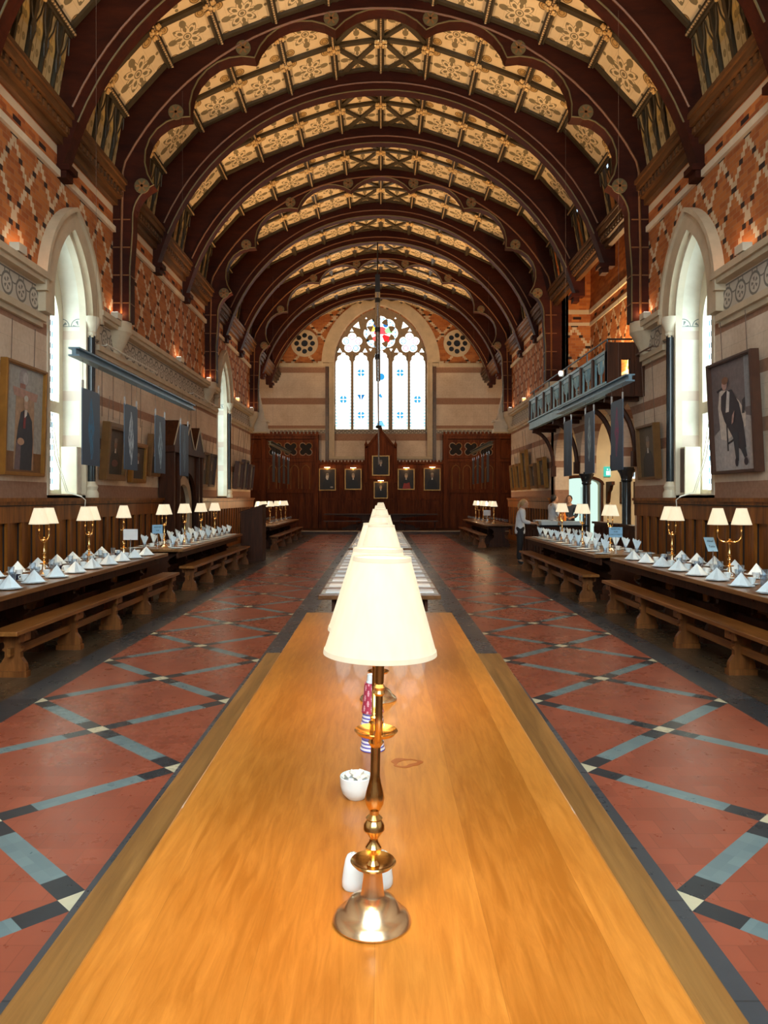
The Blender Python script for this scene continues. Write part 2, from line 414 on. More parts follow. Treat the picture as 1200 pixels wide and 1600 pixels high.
# ------------------------------------------------------------------ mesh builder
class MB:
    def __init__(s): s.v = []; s.f = []; s.mi = []; s.uv = {}; s.cur = 0
    def mat(s, i): s.cur = i; return s
    def add(s, vs, fs, uv=None):
        b = len(s.v); s.v += [tuple(p) for p in vs]
        for f in fs:
            if uv: s.uv[len(s.f)] = uv
            s.f.append([b+i for i in f]); s.mi.append(s.cur)
        return s
    def box(s, x0, x1, y0, y1, z0, z1):
        if x0 > x1: x0, x1 = x1, x0
        if y0 > y1: y0, y1 = y1, y0
        if z0 > z1: z0, z1 = z1, z0
        return s.add([(x0,y0,z0),(x1,y0,z0),(x1,y1,z0),(x0,y1,z0),(x0,y0,z1),(x1,y0,z1),(x1,y1,z1),(x0,y1,z1)],
                     [(0,3,2,1),(4,5,6,7),(0,1,5,4),(1,2,6,5),(2,3,7,6),(3,0,4,7)])
    def bar(s, p, q, w, h, up=(0, 0, 1)):
        p, q = Vector(p), Vector(q); d = (q-p).normalized(); sd = d.cross(Vector(up))
        if sd.length < 1e-4: sd = d.cross(Vector((1, 0, 0)))
        sd.normalize(); u = sd.cross(d); a = sd*w/2; b = u*h/2
        return s.add([p-a-b, p+a-b, p+a+b, p-a+b, q-a-b, q+a-b, q+a+b, q-a+b],
                     [(0,1,2,3),(7,6,5,4),(0,4,5,1),(1,5,6,2),(2,6,7,3),(3,7,4,0)])
    def plate(s, outer, fn, t0, t1, holes=()):
        """outline (u,v) list(s) -> solid plate; fn(u,v,t)->(x,y,z)"""
        loops = [list(outer)]+[list(h) for h in holes]
        flat = [p for l in loops for p in l]
        tri = tessellate_polygon([[Vector((p[0], p[1], 0)) for p in l] for l in loops])
        n = len(flat); b = [fn(p[0], p[1], t0) for p in flat]+[fn(p[0], p[1], t1) for p in flat]
        fs = [tuple(t) for t in tri]+[tuple(i+n for i in reversed(t)) for t in tri]
        o = 0
        for l in loops:
            k = len(l)
            for i in range(k):
                j = (i+1) % k; fs.append((o+i, o+j, n+o+j, n+o+i))
            o += k
        return s.add(b, fs)
    def lathe(s, prof, n=20, c=(0, 0, 0), cap=True):
        vs = []; fs = []; m = len(prof)
        for r, z in prof:
            for i in range(n):
                a = 2*PI*i/n; vs.append((c[0]+r*math.cos(a), c[1]+r*math.sin(a), c[2]+z))
        for j in range(m-1):
            for i in range(n):
                k = (i+1) % n; fs.append((j*n+i, j*n+k, (j+1)*n+k, (j+1)*n+i))
        if cap:
            if prof[0][0] > 1e-5: fs.append(tuple(reversed(range(n))))
            if prof[-1][0] > 1e-5: fs.append(tuple((m-1)*n+i for i in range(n)))
        return s.add(vs, fs)
    def tube(s, pts, r, n=8, cap=True):
        pts = [Vector(p) for p in pts]; vs = []; fs = []; up = None
        for i, p in enumerate(pts):
            d = (pts[min(i+1, len(pts)-1)]-pts[max(i-1, 0)]).normalized()
            if up is None: up = d.orthogonal().normalized()
            up = (up-d*up.dot(d)).normalized(); sd = d.cross(up)
            rr = r[i] if isinstance(r, (list, tuple)) else r
            for k in range(n):
                a = 2*PI*k/n; vs.append(p+up*math.cos(a)*rr+sd*math.sin(a)*rr)
        for i in range(len(pts)-1):
            for k in range(n):
                j = (k+1) % n; fs.append((i*n+k, i*n+j, (i+1)*n+j, (i+1)*n+k))
        if cap: fs.append(tuple(reversed(range(n)))); fs.append(tuple((len(pts)-1)*n+k for k in range(n)))
        return s.add(vs, fs)
    def sphere(s, c, r, n=10, sc=(1, 1, 1)):
        h = max(4, n//2); prof = [(max(1e-5, r*math.sin(PI*i/h)), -r*math.cos(PI*i/h)) for i in range(h+1)]
        b = len(s.v); s.lathe(prof, n, (0, 0, 0), False)
        for i in range(b, len(s.v)):
            x, y, z = s.v[i]; s.v[i] = (c[0]+x*sc[0], c[1]+y*sc[1], c[2]+z*sc[2])
        return s
    def mesh(s, name, mats, smooth=True, ang=35):
        me = bpy.data.meshes.new(name); me.from_pydata(s.v, [], s.f)
        for m in (mats if isinstance(mats, (list, tuple)) else [mats]): me.materials.append(M[m] if isinstance(m, str) else m)
        me.polygons.foreach_set('material_index', s.mi)
        if s.uv:
            uvl = me.uv_layers.new(name='UVMap')
            for fi, p in enumerate(me.polygons):
                if fi in s.uv:
                    for li, uvc in zip(p.loop_indices, s.uv[fi]): uvl.data[li].uv = uvc
        me.validate(); me.update()
        if smooth:
            me.shade_smooth(); me.set_sharp_from_angle(angle=math.radians(ang))
        return me
    def build(s, name, mats, parent=None, loc=(0, 0, 0), rot=(0, 0, 0), bevel=0, fix=True, **kw):
        me = s.mesh(name, mats, **kw)
        if fix:
            import bmesh
            bm = bmesh.new(); bm.from_mesh(me); bmesh.ops.recalc_face_normals(bm, faces=bm.faces); bm.to_mesh(me); bm.free()
        o = bpy.data.objects.new(name, me); COL.objects.link(o); o.location = loc; o.rotation_euler = rot
        if parent: o.parent = parent
        if bevel:
            b = o.modifiers.new('bevel', 'BEVEL'); b.width = bevel; b.segments = 2; b.limit_method = 'ANGLE'
        return o
def tag(o, label, cat, group=None):
    o['label'] = label; o['category'] = cat
    if group: o['group'] = group
    return o
def thing(name, label, cat, loc=(0, 0, 0), rz=0, group=None):
    o = bpy.data.objects.new(name, None); COL.objects.link(o); o.location = loc; o.rotation_euler = (0, 0, rz)
    o.empty_display_size = .1
    return tag(o, label, cat, group)
def struct(o): o['kind'] = 'structure'; return o
def kids(o): return [c for c in bpy.data.objects if c.parent == o]
def dup(root, loc, rz, label, group=None, tree={}):
    if root.name not in tree:
        def rec(o): return [(c, rec(c)) for c in kids(o)]
        tree[root.name] = rec(root)
    r = root.copy(); COL.objects.link(r); r.location = loc
    r.rotation_euler = (root.rotation_euler.x, root.rotation_euler.y, rz); r['label'] = label
    if group: r['group'] = group
    def cp(lst, par):
        for c, sub in lst:
            d = c.copy(); COL.objects.link(d); d.parent = par; cp(sub, d)
    cp(tree[root.name], r)
    return r
ORD = ['first', 'second', 'third', 'fourth', 'fifth', 'sixth', 'seventh', 'eighth', 'ninth', 'tenth', 'eleventh', 'twelfth', 'thirteenth',
       'fourteenth', 'fifteenth', 'sixteenth', 'seventeenth', 'eighteenth', 'nineteenth', 'twentieth', 'twenty-first', 'twenty-second', 'twenty-third', 'twenty-fourth']
XZ = lambda y0: (lambda u, v, t: (u, y0+t, v))
YZ = lambda x0: (lambda u, v, t: (x0+t, u, v))
def pointed(c, hw, z0, h, n=10, low=None):
    """pointed arch outline from left base to right base through the apex"""
    R = (hw*hw+h*h)/(2*hw); pts = []
    cx = c-hw+R; a0 = PI; a1 = PI-math.atan2(h, R-hw) if R > hw else PI/2
    a1 = math.atan2(h, c-cx)
    for i in range(n+1):
        a = a0+(a1-a0)*i/n; pts.append((cx+R*math.cos(a), z0+R*math.sin(a)))
    right = [(2*c-x, z) for x, z in reversed(pts[:-1])]
    pts = pts+right
    if low is not None: pts = [(c-hw, low)]+pts+[(c+hw, low)]
    return pts
def circle(cx, cz, r, n=20, a0=0): return [(cx+r*math.cos(a0+2*PI*i/n), cz+r*math.sin(a0+2*PI*i/n)) for i in range(n)]
def foil(cx, cz, R, k, n=8, rot=PI/2):
    pts = []; d = R*.60; r = R*.42
    for i in range(k):
        a = rot+2*PI*i/k; ccx, ccz = cx+d*math.cos(a), cz+d*math.sin(a)
        sp = PI*.62
        for j in range(n+1):
            b = a-sp+2*sp*j/n; pts.append((ccx+r*math.cos(b), ccz+r*math.sin(b)))
    return pts

# ------------------------------------------------------------------ setting: floor, walls
HW = 5.3; YB = -3.0; YE = 38.0; YC = 30.7; RX = 6.9
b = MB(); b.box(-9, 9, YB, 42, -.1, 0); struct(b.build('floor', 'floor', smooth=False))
WALLTOP = 7.9
def wall_side(name, s, spans):
    b = MB()
    X = s*HW; XO = s*(HW+.45)
    def quad(y0, y1, z0, z1):
        b.box(X, XO, y0, y1, z0, z1)
    for sp in spans:
        if sp[0] == 'solid': quad(sp[1], sp[2], 0, WALLTOP)
        elif sp[0] == 'window':
            _, y0, y1, yc, hw, zs, zp, h = sp
            quad(y0, y1, 0, zs)
            arch = pointed(yc, hw, zp, h, 10)
            outer = [(y0, zs)]+[(yc-hw, zs)]+arch+[(yc+hw, zs), (y1, zs), (y1, WALLTOP), (y0, WALLTOP)]
            b.plate(outer, YZ(X), 0, s*.45)
        elif sp[0] == 'top': quad(sp[1], sp[2], sp[3], WALLTOP)
    return struct(b.build(name, 'wall_side', smooth=False))
WIN = (12.8, .80, 1.70, 4.85, 1.35)
W2 = (25.2, .80, 1.70, 4.85, 1.35)
WSP = lambda y0, y1, w: ('window', y0, y1, *w)
wall_side('wall_left', -1, [('solid', YB, 11.6), WSP(11.6, 14, WIN), ('solid', 14, 24), WSP(24, 26.4, W2), ('solid', 26.4, YC)])
wall_side('wall_right', 1, [('solid', YB, 11.6), WSP(11.6, 14, WIN), ('solid', 14, 15.45), ('solid', 23.15, YC)])
# dais bay walls
b = MB(); b.box(-RX-.3, -RX, YC, YE, 0, 8.2); b.box(-RX, -HW-.45, YC-.3, YC, 0, 8.2); b.box(-RX, -HW, YC, YE, 7.9, 8.1); struct(b.build('wall_bay_left', 'wall_side', smooth=False))
b = MB(); b.box(RX, RX+.3, YC, YE, 0, 8.2); b.box(HW+.45, RX, YC-.3, YC, 0, 8.2); b.box(HW, RX, YC, YE, 7.9, 8.1); struct(b.build('wall_bay_right', 'wall_side', smooth=False))
# end wall with the great window opening
EW = dict(hw=2.33, zs=3.72, zp=8.45, h=2.85)
arch = pointed(0, EW['hw'], EW['zp'], EW['h'], 16)
b = MB(); b.plate([(-RX-.3, 0), (-RX-.3, 12.3), (RX+.3, 12.3), (RX+.3, 0)], XZ(YE), 0, .45, [[(-EW['hw'], EW['zs'])]+arch+[(EW['hw'], EW['zs'])]])
struct(b.build('wall_end', 'wall_end', smooth=False))
# back wall behind the camera with an unseen bright window added for frontal daylight
arch = pointed(0, 2.9, 6.5, 3.6, 12)
b = MB(); b.plate([(-5.8, 0), (-5.8, 12.3), (5.8, 12.3), (5.8, 0)], XZ(YB), -.3, 0, [[(-2.9, 3.0)]+arch+[(2.9, 3.0)]])
struct(b.build('wall_back', 'wall_cross', smooth=False))
b = MB(); b.plate([(-2.95, 2.95), (2.95, 2.95), (2.95, 6.5), (1.9, 9), (0, 10.2), (-1.9, 9), (-2.95, 6.5)], XZ(YB-.2), 0, -.03)
M['west'] = stained('added back window glass', 0, 0, .9, 3, BACKWIN)
struct(b.build('window_5', 'west', smooth=False))  # unseen glowing pane, added to light the hall from the front

# ------------------------------------------------------------------ ceiling
PROF = [(0, 11.65), (1.05, 11.5), (2.11, 11.14), (3.2, 10.72), (4.2, 10.25), (5.09, 9.27), (5.33, 7.85)]
RIBS = [4.7+2.6*k for k in range(-3, 14)]    # -3.1 ... 38.5
NX = RIBS[0]
b = MB()
for s in (-1, 1):
    for i in range(6):
        (x0, z0), (x1, z1) = PROF[i], PROF[i+1]
        for k in range(len(RIBS)-1):
            if i < 5: n = 2
            else: n = 6
            ya, yb = RIBS[k], RIBS[k+1]
            for j in range(n):
                y0 = ya+(yb-ya)*j/n; y1 = ya+(yb-ya)*(j+1)/n
                b.mat(0 if i < 5 else 1)
                uv = [(0, 0), (1, 0), (1, 1), (0, 1)] if i < 5 else [(0, 1), (1, 1), (1, 0), (0, 0)]
                if s > 0 and i == 5 and 15.1 < y0 < 22.8:
                    # tracery openings onto the gallery recess: keep only alternate panels
                    if j in (1, 4): continue
                b.add([(s*x0, y0, z0), (s*x0, y1, z0), (s*x1, y1, z1), (s*x1, y0, z1)], [(0, 1, 2, 3)], uv)
b.mat(2); b.box(-RX, RX, YB-.2, 38.6, 12.3, 12.5)
struct(b.build('ceiling', ['ceil', 'ceil_low', 'rib'], smooth=False, fix=False))

def flower_mesh():
    b = MB(); b.sphere((0, 0, -.02), .045, 8)
    for i in range(4):
        a = PI/4+i*PI/2; c, s_ = math.cos(a), math.sin(a)
        for d, r in ((.095, .042), (.145, .034)):
            b.sphere((c*d, s_*d, -.02), r, 8, (1, 1, .8))
        b.sphere((c*.12-s_*.045, s_*.12+c*.045, -.02), .028, 6); b.sphere((c*.12+s_*.045, s_*.12-c*.045, -.02), .028, 6)
    return b.mesh('boss', 'gold')
FLOWER = flower_mesh()
def beam(x, z, nx, nz, i, s):
    side = 'left' if s < 0 else ('right' if s > 0 else 'ridge')
    b = MB(); y0, y1 = YB, 37.9
    px, pz = s*x, z
    # dark fillet with a proud beaded centre
    n = Vector((nx*s if s else 0, 0, nz)).normalized()
    c = Vector((px, 0, pz))+n*.04
    b.bar((c.x, y0, c.z), (c.x, y1, c.z), .15, .08, up=n)
    c2 = c+n*.05
    b.bar((c2.x, y0, c2.z), (c2.x, y1, c2.z), .07, .05, up=n)
    o = struct(b.build('trim_%d' % i, 'beam', smooth=False))
    bd = MB(); yy = 7.4
    c3 = c2+n*.03
    while yy < 26:
        bd.box(c3.x-.016, c3.x+.016, yy, yy+.035, c3.z-.012, c3.z+.012); yy += .07
    bd.build('beading', 'bead', o, smooth=False)
    for ry in RIBS:
        if ry < 7: continue
        for yy in (ry+.27, ry+1.3):
            if yy > 37.5: continue
            f = bpy.data.objects.new('boss', FLOWER); COL.objects.link(f); f.parent = o
            f.location = c3+Vector((0, yy, 0)); f.rotation_euler = n.to_track_quat('-Z', 'Y').to_euler()
for i, ((x, z), s) in enumerate([((0, 11.65), 0)]+[(p, s) for s in (-1, 1) for p in PROF[1:6]]):
    ang = math.atan2(x, z-6.3); beam(x, z, -math.sin(ang), -math.cos(ang), i+1, s)
# transverse battens, diagonals and vertical tracery bars: one trim per bay
for k in range(len(RIBS)-1):
    ya, yb = RIBS[k], RIBS[k+1]
    if yb < 7: continue
    b = MB(); ym = (ya+yb)/2
    for s in (-1, 1):
        for i in range(1, 6):
            (x0, z0), (x1, z1) = PROF[i-1], PROF[i]
            b.bar((s*x0, ym, z0-.03), (s*x1, ym, z1-.03), .11, .07)
            if i > 0: 
                for yy in (ya+.235, yb-.235): b.bar((s*x0, yy, z0-.03), (s*x1, yy, z1-.03), .10, .06)
        for (p, q) in (((0, ya), (1.05, ym)), ((1.05, ym), (0, yb)), ((1.05, ya), (0, ym)), ((0, ym), (1.05, yb))):
            z = lambda xx: 11.65-.15*xx/1.05
            b.bar((s*p[0], p[1], z(p[0])-.03), (s*q[0], q[1], z(q[0])-.03), .10, .06)
        for j in range(1, 6):
            y = ya+(yb-ya)*j/6
            b.bar((s*5.08, y, 9.22), (s*5.31, y, 7.87), .045 if j != 3 else .08, .06, up=(-s, 0, .2))
        # ogee heads
        for j in range(6):
            y0 = ya+(yb-ya)*j/6; y1 = ya+(yb-ya)*(j+1)/6; yc = (y0+y1)/2
            X = lambda zz: s*(5.06+(9.22-zz)/(9.22-7.87)*.22)
            for sd in (-1, 1):
                pts = [(yc+sd*.20, 8.45), (yc+sd*.15, 8.62), (yc+sd*.17, 8.74), (yc+sd*.07, 8.92), (yc+sd*.02, 9.14)]
                b.tube([(X(z_), y_, z_) for y_, z_ in pts], .014, 5)
    struct(b.build('trim_%d' % (20+k), 'beam', smooth=False))

# ribs --------------------------------------------------------------
def ext(s): return [(s*x, z+.05) for x, z in PROF]
def arc_pt(a, R=5.35, zc=5.80): return (R*math.sin(a), zc+R*math.cos(a))
def plain_rib(y, label):
    t = thing('roof_rib', label, 'roof rib', (0, y, 0), 0, 'plain timber roof ribs')
    inner = [arc_pt(math.radians(a)) for a in range(-72, 73, 4)]
    foot = [(-5.33, 7.05), (-5.20, 7.12), (-5.12, 7.35)]
    inner = foot+[p for p in inner if abs(p[0]) < 5.10]+[(-x, z) for x, z in reversed(foot)]
    out = [(-x, z) for x, z in reversed(ext(1)[1:])]
    outer = [(-5.45, 7.05), (-5.45, 7.9)]+out+ext(1)+[(5.45, 7.9), (5.45, 7.05)]
    b = MB(); b.plate(list(reversed(inner))+outer, lambda u, v, tt: (u, tt, v), -.14, .14)
    b.build('arch', 'rib', t, smooth=False)
    b = MB()
    for yy in (-.15,):
        b.tube([(p[0]*1.0, yy, p[1]) for p in [arc_pt(math.radians(a), 5.52) for a in range(-66, 67, 4)]], .022, 5)
    b.build('moulding', 'rib_gold', t)
    b = MB(); pts = [arc_pt(math.radians(a), 5.35) for a in range(-68, 69, 4)]
    for i in range(len(pts)-1):
        p, q = pts[i], pts[i+1]; b.tube([(p[0], -.14, p[1]), (q[0], -.14, q[1])], .016, 5)
    b.build('edge_strip', 'rib_edge', t, smooth=False)
    for s in (-1, 1):
        b = MB(); b.box(s*5.08, s*5.3, -.17, .17, 7.02, 7.12); b.box(s*5.15, s*5.3, -.14, .14, 6.9, 7.02)
        b.build('foot', 'rib', t, smooth=False)
    return t
def cusped_rib(y, label, corb=True):
    t = thing('cusped_roof_rib', label, 'roof rib', (0, y, 0), 0, 'cusped principal roof ribs')
    def foilarc(p, q, bulge, n=8):
        p, q = Vector(p), Vector(q); d = q-p; L = d.length; nrm = Vector((-d.y, d.x))/L
        R = (L*L/4+bulge*bulge)/(2*bulge); c = (p+q)/2-nrm*(R-bulge)*1
        a0 = math.atan2(p.y-c.y, p.x-c.x); a1 = math.atan2(q.y-c.y, q.x-c.x)
        if bulge > L/2:   # major arc
            while a1 > a0: a1 -= 2*PI
        else:
            while a1 > a0: a1 -= 2*PI
        return [(c.x+R*math.cos(a0+(a1-a0)*i/n), c.y+R*math.sin(a0+(a1-a0)*i/n)) for i in range(n+1)]
    half = [(-4.97, 5.15), (-4.97, 6.2), (-4.92, 6.9)]
    half += foilarc((-4.90, 7.05), (-4.50, 7.85), .16)[1:]
    half += foilarc((-4.50, 7.85), (-3.78, 9.20), .50)[1:]
    half += foilarc((-3.78, 9.20), (-2.50, 10.37), .46)[1:]
    half += foilarc((-2.50, 10.37), (-.90, 10.92), .42)[1:]
    half += foilarc((-.90, 10.92), (.90, 10.92), .42)[1:5]
    inner = half+[(-x, z) for x, z in reversed(half[:-1])]
    out = [(-x, z) for x, z in reversed(ext(1)[1:])]
    outer = [(-5.45, 5.15), (-5.45, 7.9)]+out+ext(1)+[(5.45, 7.9), (5.45, 5.15)]
    b = MB(); b.plate(list(reversed(inner))+outer, lambda u, v, tt: (u, tt, v), -.16, .16)
    b.build('arch', 'rib', t, smooth=False)
    b = MB(); pts = [arc_pt(math.radians(a), 5.72, 5.62) for a in range(-62, 63, 4)]
    pts = [(-5.13, 5.3), (-5.13, 6.6), (-5.10, 8.1)]+[p for p in pts]+[(5.10, 8.1), (5.13, 6.6), (5.13, 5.3)]
    b.tube([(p[0], -.17, p[1]) for p in pts], .026, 5)
    b.build('moulding', 'rib_gold', t)
    b = MB(); b.tube([(p[0]*.999, -.16, p[1]) for p in inner], .016, 5); b.build('edge_strip', 'rib_edge', t)
    for (x, z) in ((4.72, 7.82), (4.05, 9.28), (2.72, 10.55), (.98, 11.13)):
        for s in (-1, 1):
            b = MB(); b.plate(circle(s*x, z, .15, 16), lambda u, v, tt: (u, tt, v), -.185, -.16)
            b.mat(1)
            for i in range(6):
                a = i*PI/3; b.bar((s*x, -.19, z), (s*x+.12*math.cos(a), -.19, z+.12*math.sin(a)), .012, .035, up=(0, 0, 1) if abs(math.cos(a)) > .1 else (1, 0, 0))
            b.build('roundel', ['rib_edge', 'roundel'], t, smooth=False)
    for s in (-1, 1):
        for zz in (5.5, 6.05, 6.6, 7.15):
            b = MB(); b.box(s*4.96, s*5.3, -.175, .175, zz, zz+.022); b.build('band', 'rib_gold', t, smooth=False)
    return t
pl = ['nearest of them, above the near wall windows', 'second plain one from the near end', 'first beyond the nearest cusped rib', 'second beyond the nearest cusped rib',
      'first beyond the middle cusped rib', 'second beyond the middle cusped rib', 'first beyond the far cusped rib', 'last one against the far gable wall']
pi_ = 0; cu = 0
for ry in RIBS:
    if ry < 7 or ry > 36.5: continue
    if abs((ry-7.3) % 7.8) < .01 or abs((ry-7.3) % 7.8-7.8) < .01:
        cusped_rib(ry, ['dark cusped roof arch overhead, above the near table', 'dark cusped roof arch with gilt roundels, nearest fully seen one', 'dark cusped roof arch with gilt roundels, middle of the hall', 'dark cusped roof arch framing the far gable window'][cu]); cu += 1
    else:
        plain_rib(ry, 'plain curved dark timber roof rib, '+pl[pi_]); pi_ += 1

# cornice, strings, ledges ------------------------------------------------------------------
tn = 50
def trim(b, mat, **kw):
    global tn; tn += 1
    return struct(b.build('trim_%d' % tn, mat, smooth=False, **kw))
for s in (-1, 1):
    b = MB()
    b.box(s*5.05, s*5.32, YB, YE, 7.72, 7.88); b.box(s*5.12, s*5.32, YB, YE, 7.56, 7.72); b.box(s*5.2, s*5.32, YB, YE, 7.44, 7.56)
    b.box(s*5.01, s*5.1, YB, YE, 7.84, 7.92)
    y = 7.0
    while y < 30: b.box(s*5.09, s*5.13, y, y+.09, 7.60, 7.69); y += .17
    trim(b, 'cornice')
    b = MB(); segs = [(YB, YC)] if s < 0 else [(YB, 15.4), (23.2, YC)]
    for a, c in segs: b.box(s*5.24, s*5.32, a, c, 6.91, 7.02)
    trim(b, 'stone_pale')
    b = MB(); segs = [(YB, 11.72), (13.9, 24.12), (26.3, YC+.3)] if s < 0 else [(YB, 11.72), (13.9, 15.45), (23.15, YC+.3)]
    for a, c in segs:
        b.box(s*5.10, s*5.32, a, c, 5.02, 5.12); b.box(s*5.15, s*5.32, a, c, 4.95, 5.02)
        b.box(s*5.18, s*5.32, a, c, 4.38, 4.48); b.box(s*5.24, s*5.32, a, c, 4.30, 4.38)
    trim(b, 'stone')
    # corbels under the principal ribs
    for yy in (7.3, 15.1, 22.9, 30.7):
        if s > 0 and yy == 22.9: pass
        b = MB(); c = (s*5.3, yy)
        prof = [(.04, 4.40), (.12, 4.50), (.14, 4.56), (.14, 4.62), (.20, 4.72), (.28, 4.90), (.32, 4.95), (.32, 5.15)]
        b.lathe(prof, 12, (c[0], c[1], 0)); struct(b.build('trim_%d' % (100+tn), 'stone')); tn += 1
# pedestal gablets beside the dais arch
for s in (-1, 1):
    b = MB(); b.box(s*4.62, s*5.3, 30.9, 31.5, 4.35, 4.5); b.box(s*4.7, s*5.3, 30.95, 31.45, 4.5, 4.78); b.box(s*4.62, s*5.3, 30.9, 31.5, 4.78, 4.86)
    b.plate([(s*4.78, 4.86), (s*5.3, 4.86), (s*5.3, 6.4), (s*5.12, 6.4)], XZ(31.0), 0, .4)
    trim(b, 'stone_pale')

def reveal_mat():
    m = Mat('plastered window reveal'); x, y, z = m.coord(); n = m.noise(m.vec(x, y, z), 3, 4)
    col = m.mix(m.map(n, .3, .7), (.66, .60, .50), (.78, .73, .63))
    st = z.within(3.40, 3.58).mx(z.within(2.58, 2.78)).mx(z.within(4.5, 4.66))
    col = m.mix(st*.6, col, (.60, .42, .34))
    p = .30; u = x.abs()-5.44
    fu = ((u/p+.5).fr()-.5)*p; d = fu.dist(z, 0, 4.74); th = (z-4.74).m('ARCTAN2', fu)
    orn = (d.near(.13, .008).mx((d < .10)*((th*5).cos() > .3)*(d > .02)))*(z > 4.74)
    orn = orn.mx(z.near(4.74, .007)).mx(z.near(4.92, .006)*0)
    col = m.mix(orn*.8, col, (.10, .14, .15)); m.set(col, .85, 0, .2); return m.m
M['reveal'] = reveal_mat()
# side windows --------------------------------------------------------------------------
glass_mat = {}
wn = 0
for s in (-1, 1):
    for (yc, hw, zs, zp, h) in ((WIN, W2) if s < 0 else (WIN,)):
        wn += 1; near = yc < 20
        root = struct(bpy.data.objects.new('window_%d' % wn, None)); COL.objects.link(root)
        # hood ring
        b = MB(); inn = pointed(yc, hw, zp, h, 12, low=zp-.3); out = pointed(yc, hw+.32, zp, h+.30, 12, low=zp-.3)
        b.plate(out+list(reversed(inn)), YZ(s*5.3), 0, -s*.12); 
        inn2 = pointed(yc, hw+.32, zp, h+.30, 12, low=zp-.0); out2 = pointed(yc, hw+.40, zp, h+.38, 12, low=zp-.0)
        b.plate(out2+list(reversed(inn2)), YZ(s*5.3), 0, -s*.17)
        b.build('hood_mould', 'stone', root)
        b = MB()
        inn = pointed(yc, hw-.07, zp, h-.08, 12, low=zs); out = pointed(yc, hw+.02, zp, h+.02, 12, low=zs)
        b.plate(out+list(reversed(inn)), YZ(s*5.30), -s*.02, s*.10)
        lin = MB(); li = pointed(yc, hw-.012, zp, h-.014, 14, low=zs); lo = pointed(yc, hw+.004, zp, h+.004, 14, low=zs)
        lin.plate(lo+list(reversed(li)), YZ(s*5.30), s*.08, s*.44); lin.build('reveal', 'reveal', root, smooth=False)
        # tracery frame
        fr_o = pointed(yc, hw+.05, zp, h+.05, 12, low=zs-.05)
        l1 = pointed(yc-.36, .27, zp-.15, .62, 6, low=3.35); l2 = [(2*yc-u, v) for u, v in reversed(l1)]
        l3 = [(yc-.63, zs+.1), (yc-.63, 3.15), (yc-.09, 3.15), (yc-.09, zs+.1)]; l4 = [(2*yc-u, v) for u, v in reversed(l3)]
        q = foil(yc, zp+.72, .27, 4, 6)
        b.plate(fr_o, YZ(s*5.72), 0, s*.14, [l1, l2, l3, l4, q])
        b.build('window_frame', 'stone_pale', root, smooth=False)
        b = MB(); b.plate(pointed(yc, hw, zp, h, 12, low=zs), YZ(s*5.82), 0, s*.015)
        key = (yc,)
        if key not in glass_mat: glass_mat[key] = stained('leaded side glass', 1, yc-.36+.27*0, .36, 1.7, SIDEWIN if near else SIDEWIN*.8, seed=wn)
        b.build('pane', glass_mat[key], root, smooth=False)
        b = MB(); b.box(s*5.3, s*5.75, yc-hw, yc+hw, zs-.05, zs+.02); b.build('window_sill', 'stone_pale', root, smooth=False)
        for sd in (1,):
            b = MB(); cx, cy = s*5.24, yc+sd*(hw+.07)
            b.lathe([(.13, 1.66), (.13, 1.74), (.10, 1.80), (.12, 1.86), (.075, 1.94), (.075, 1.95)], 14, (cx, cy, 0)); b.lathe([(.075, 4.58), (.10, 4.62), (.085, 4.66), (.13, 4.78), (.15, 4.84), (.15, 4.92)], 14, (cx, cy, 0)); b.build('capital', 'stone_pale', root)
            b = MB(); b.lathe([(.075, 1.9), (.07, 3.2), (.072, 4.6)], 14, (cx, cy, 0)); b.build('shaft', 'black_stone', root)

# great end window -----------------------------------------------------------------------
root = struct(bpy.data.objects.new('window_6', None)); COL.objects.link(root)
b = MB()
inn = pointed(0, 2.36, 8.45, 2.88, 20, low=8.45); out = pointed(0, 2.97, 8.45, 3.38, 20, low=8.45)
b.plate(out+list(reversed(inn)), XZ(YE), -.14, 0)
inn = pointed(0, 2.33, 8.45, 2.85, 20, low=3.72); out = pointed(0, 2.48, 8.45, 3.0, 20, low=3.72)
b.plate(out+list(reversed(inn)), XZ(YE), -.06, .05); b.build('hood_mould', 'stone', root)
b = MB()
for s in (-1, 1):
    b.box(s*2.44, s*2.60, YE-.10, YE, 3.72, 8.45); b.box(s*2.9, s*3.15, YE-.2, YE, 8.25, 8.5)
b.box(-2.6, 2.6, YE-.1, YE+.4, 3.60, 3.74); b.build('jamb', 'stone', root, smooth=False)
def light_head(c, hw, z0, z1):
    zt = z1; pts = [(c-hw, z0), (c-hw, zt-.55)]
    for (dx, dz, r, a0, a1) in ((-hw+.20, -.52, .20, 190, 70), (-.14+0, -.30, .17, 200, 90), (0, -.12, .13, 190, -10), (.14, -.30, .17, 90, -20), (hw-.20, -.52, .20, 110, -10)):
        for i in range(5):
            a = math.radians(a0+(a1-a0)*i/4); pts.append((c+dx*1.0+r*math.cos(a), zt+dz+r*math.sin(a)))
    pts += [(c+hw, zt-.55), (c+hw, z0)]
    # keep it x-monotone enough: clip to the light's width
    return [(min(max(x, c-hw), c+hw), z) for x, z in pts]
CX = [-1.90, -1.0, .0, .98, 1.86]; HWL = .385
holes = []
for c in CX: holes.append(light_head(c, HWL, 5.12, 9.02 if c != 0 else 9.15))
holes.append(foil(0, 10.0, .86, 8)); holes.append(foil(-1.45, 9.50, .52, 5)); holes.append(foil(1.45, 9.50, .52, 5))
def tri(cx, cz, r, rot=PI/2): return [(cx+r*math.cos(rot+2*PI*i/3), cz+r*math.sin(rot+2*PI*i/3)) for i in range(3)]
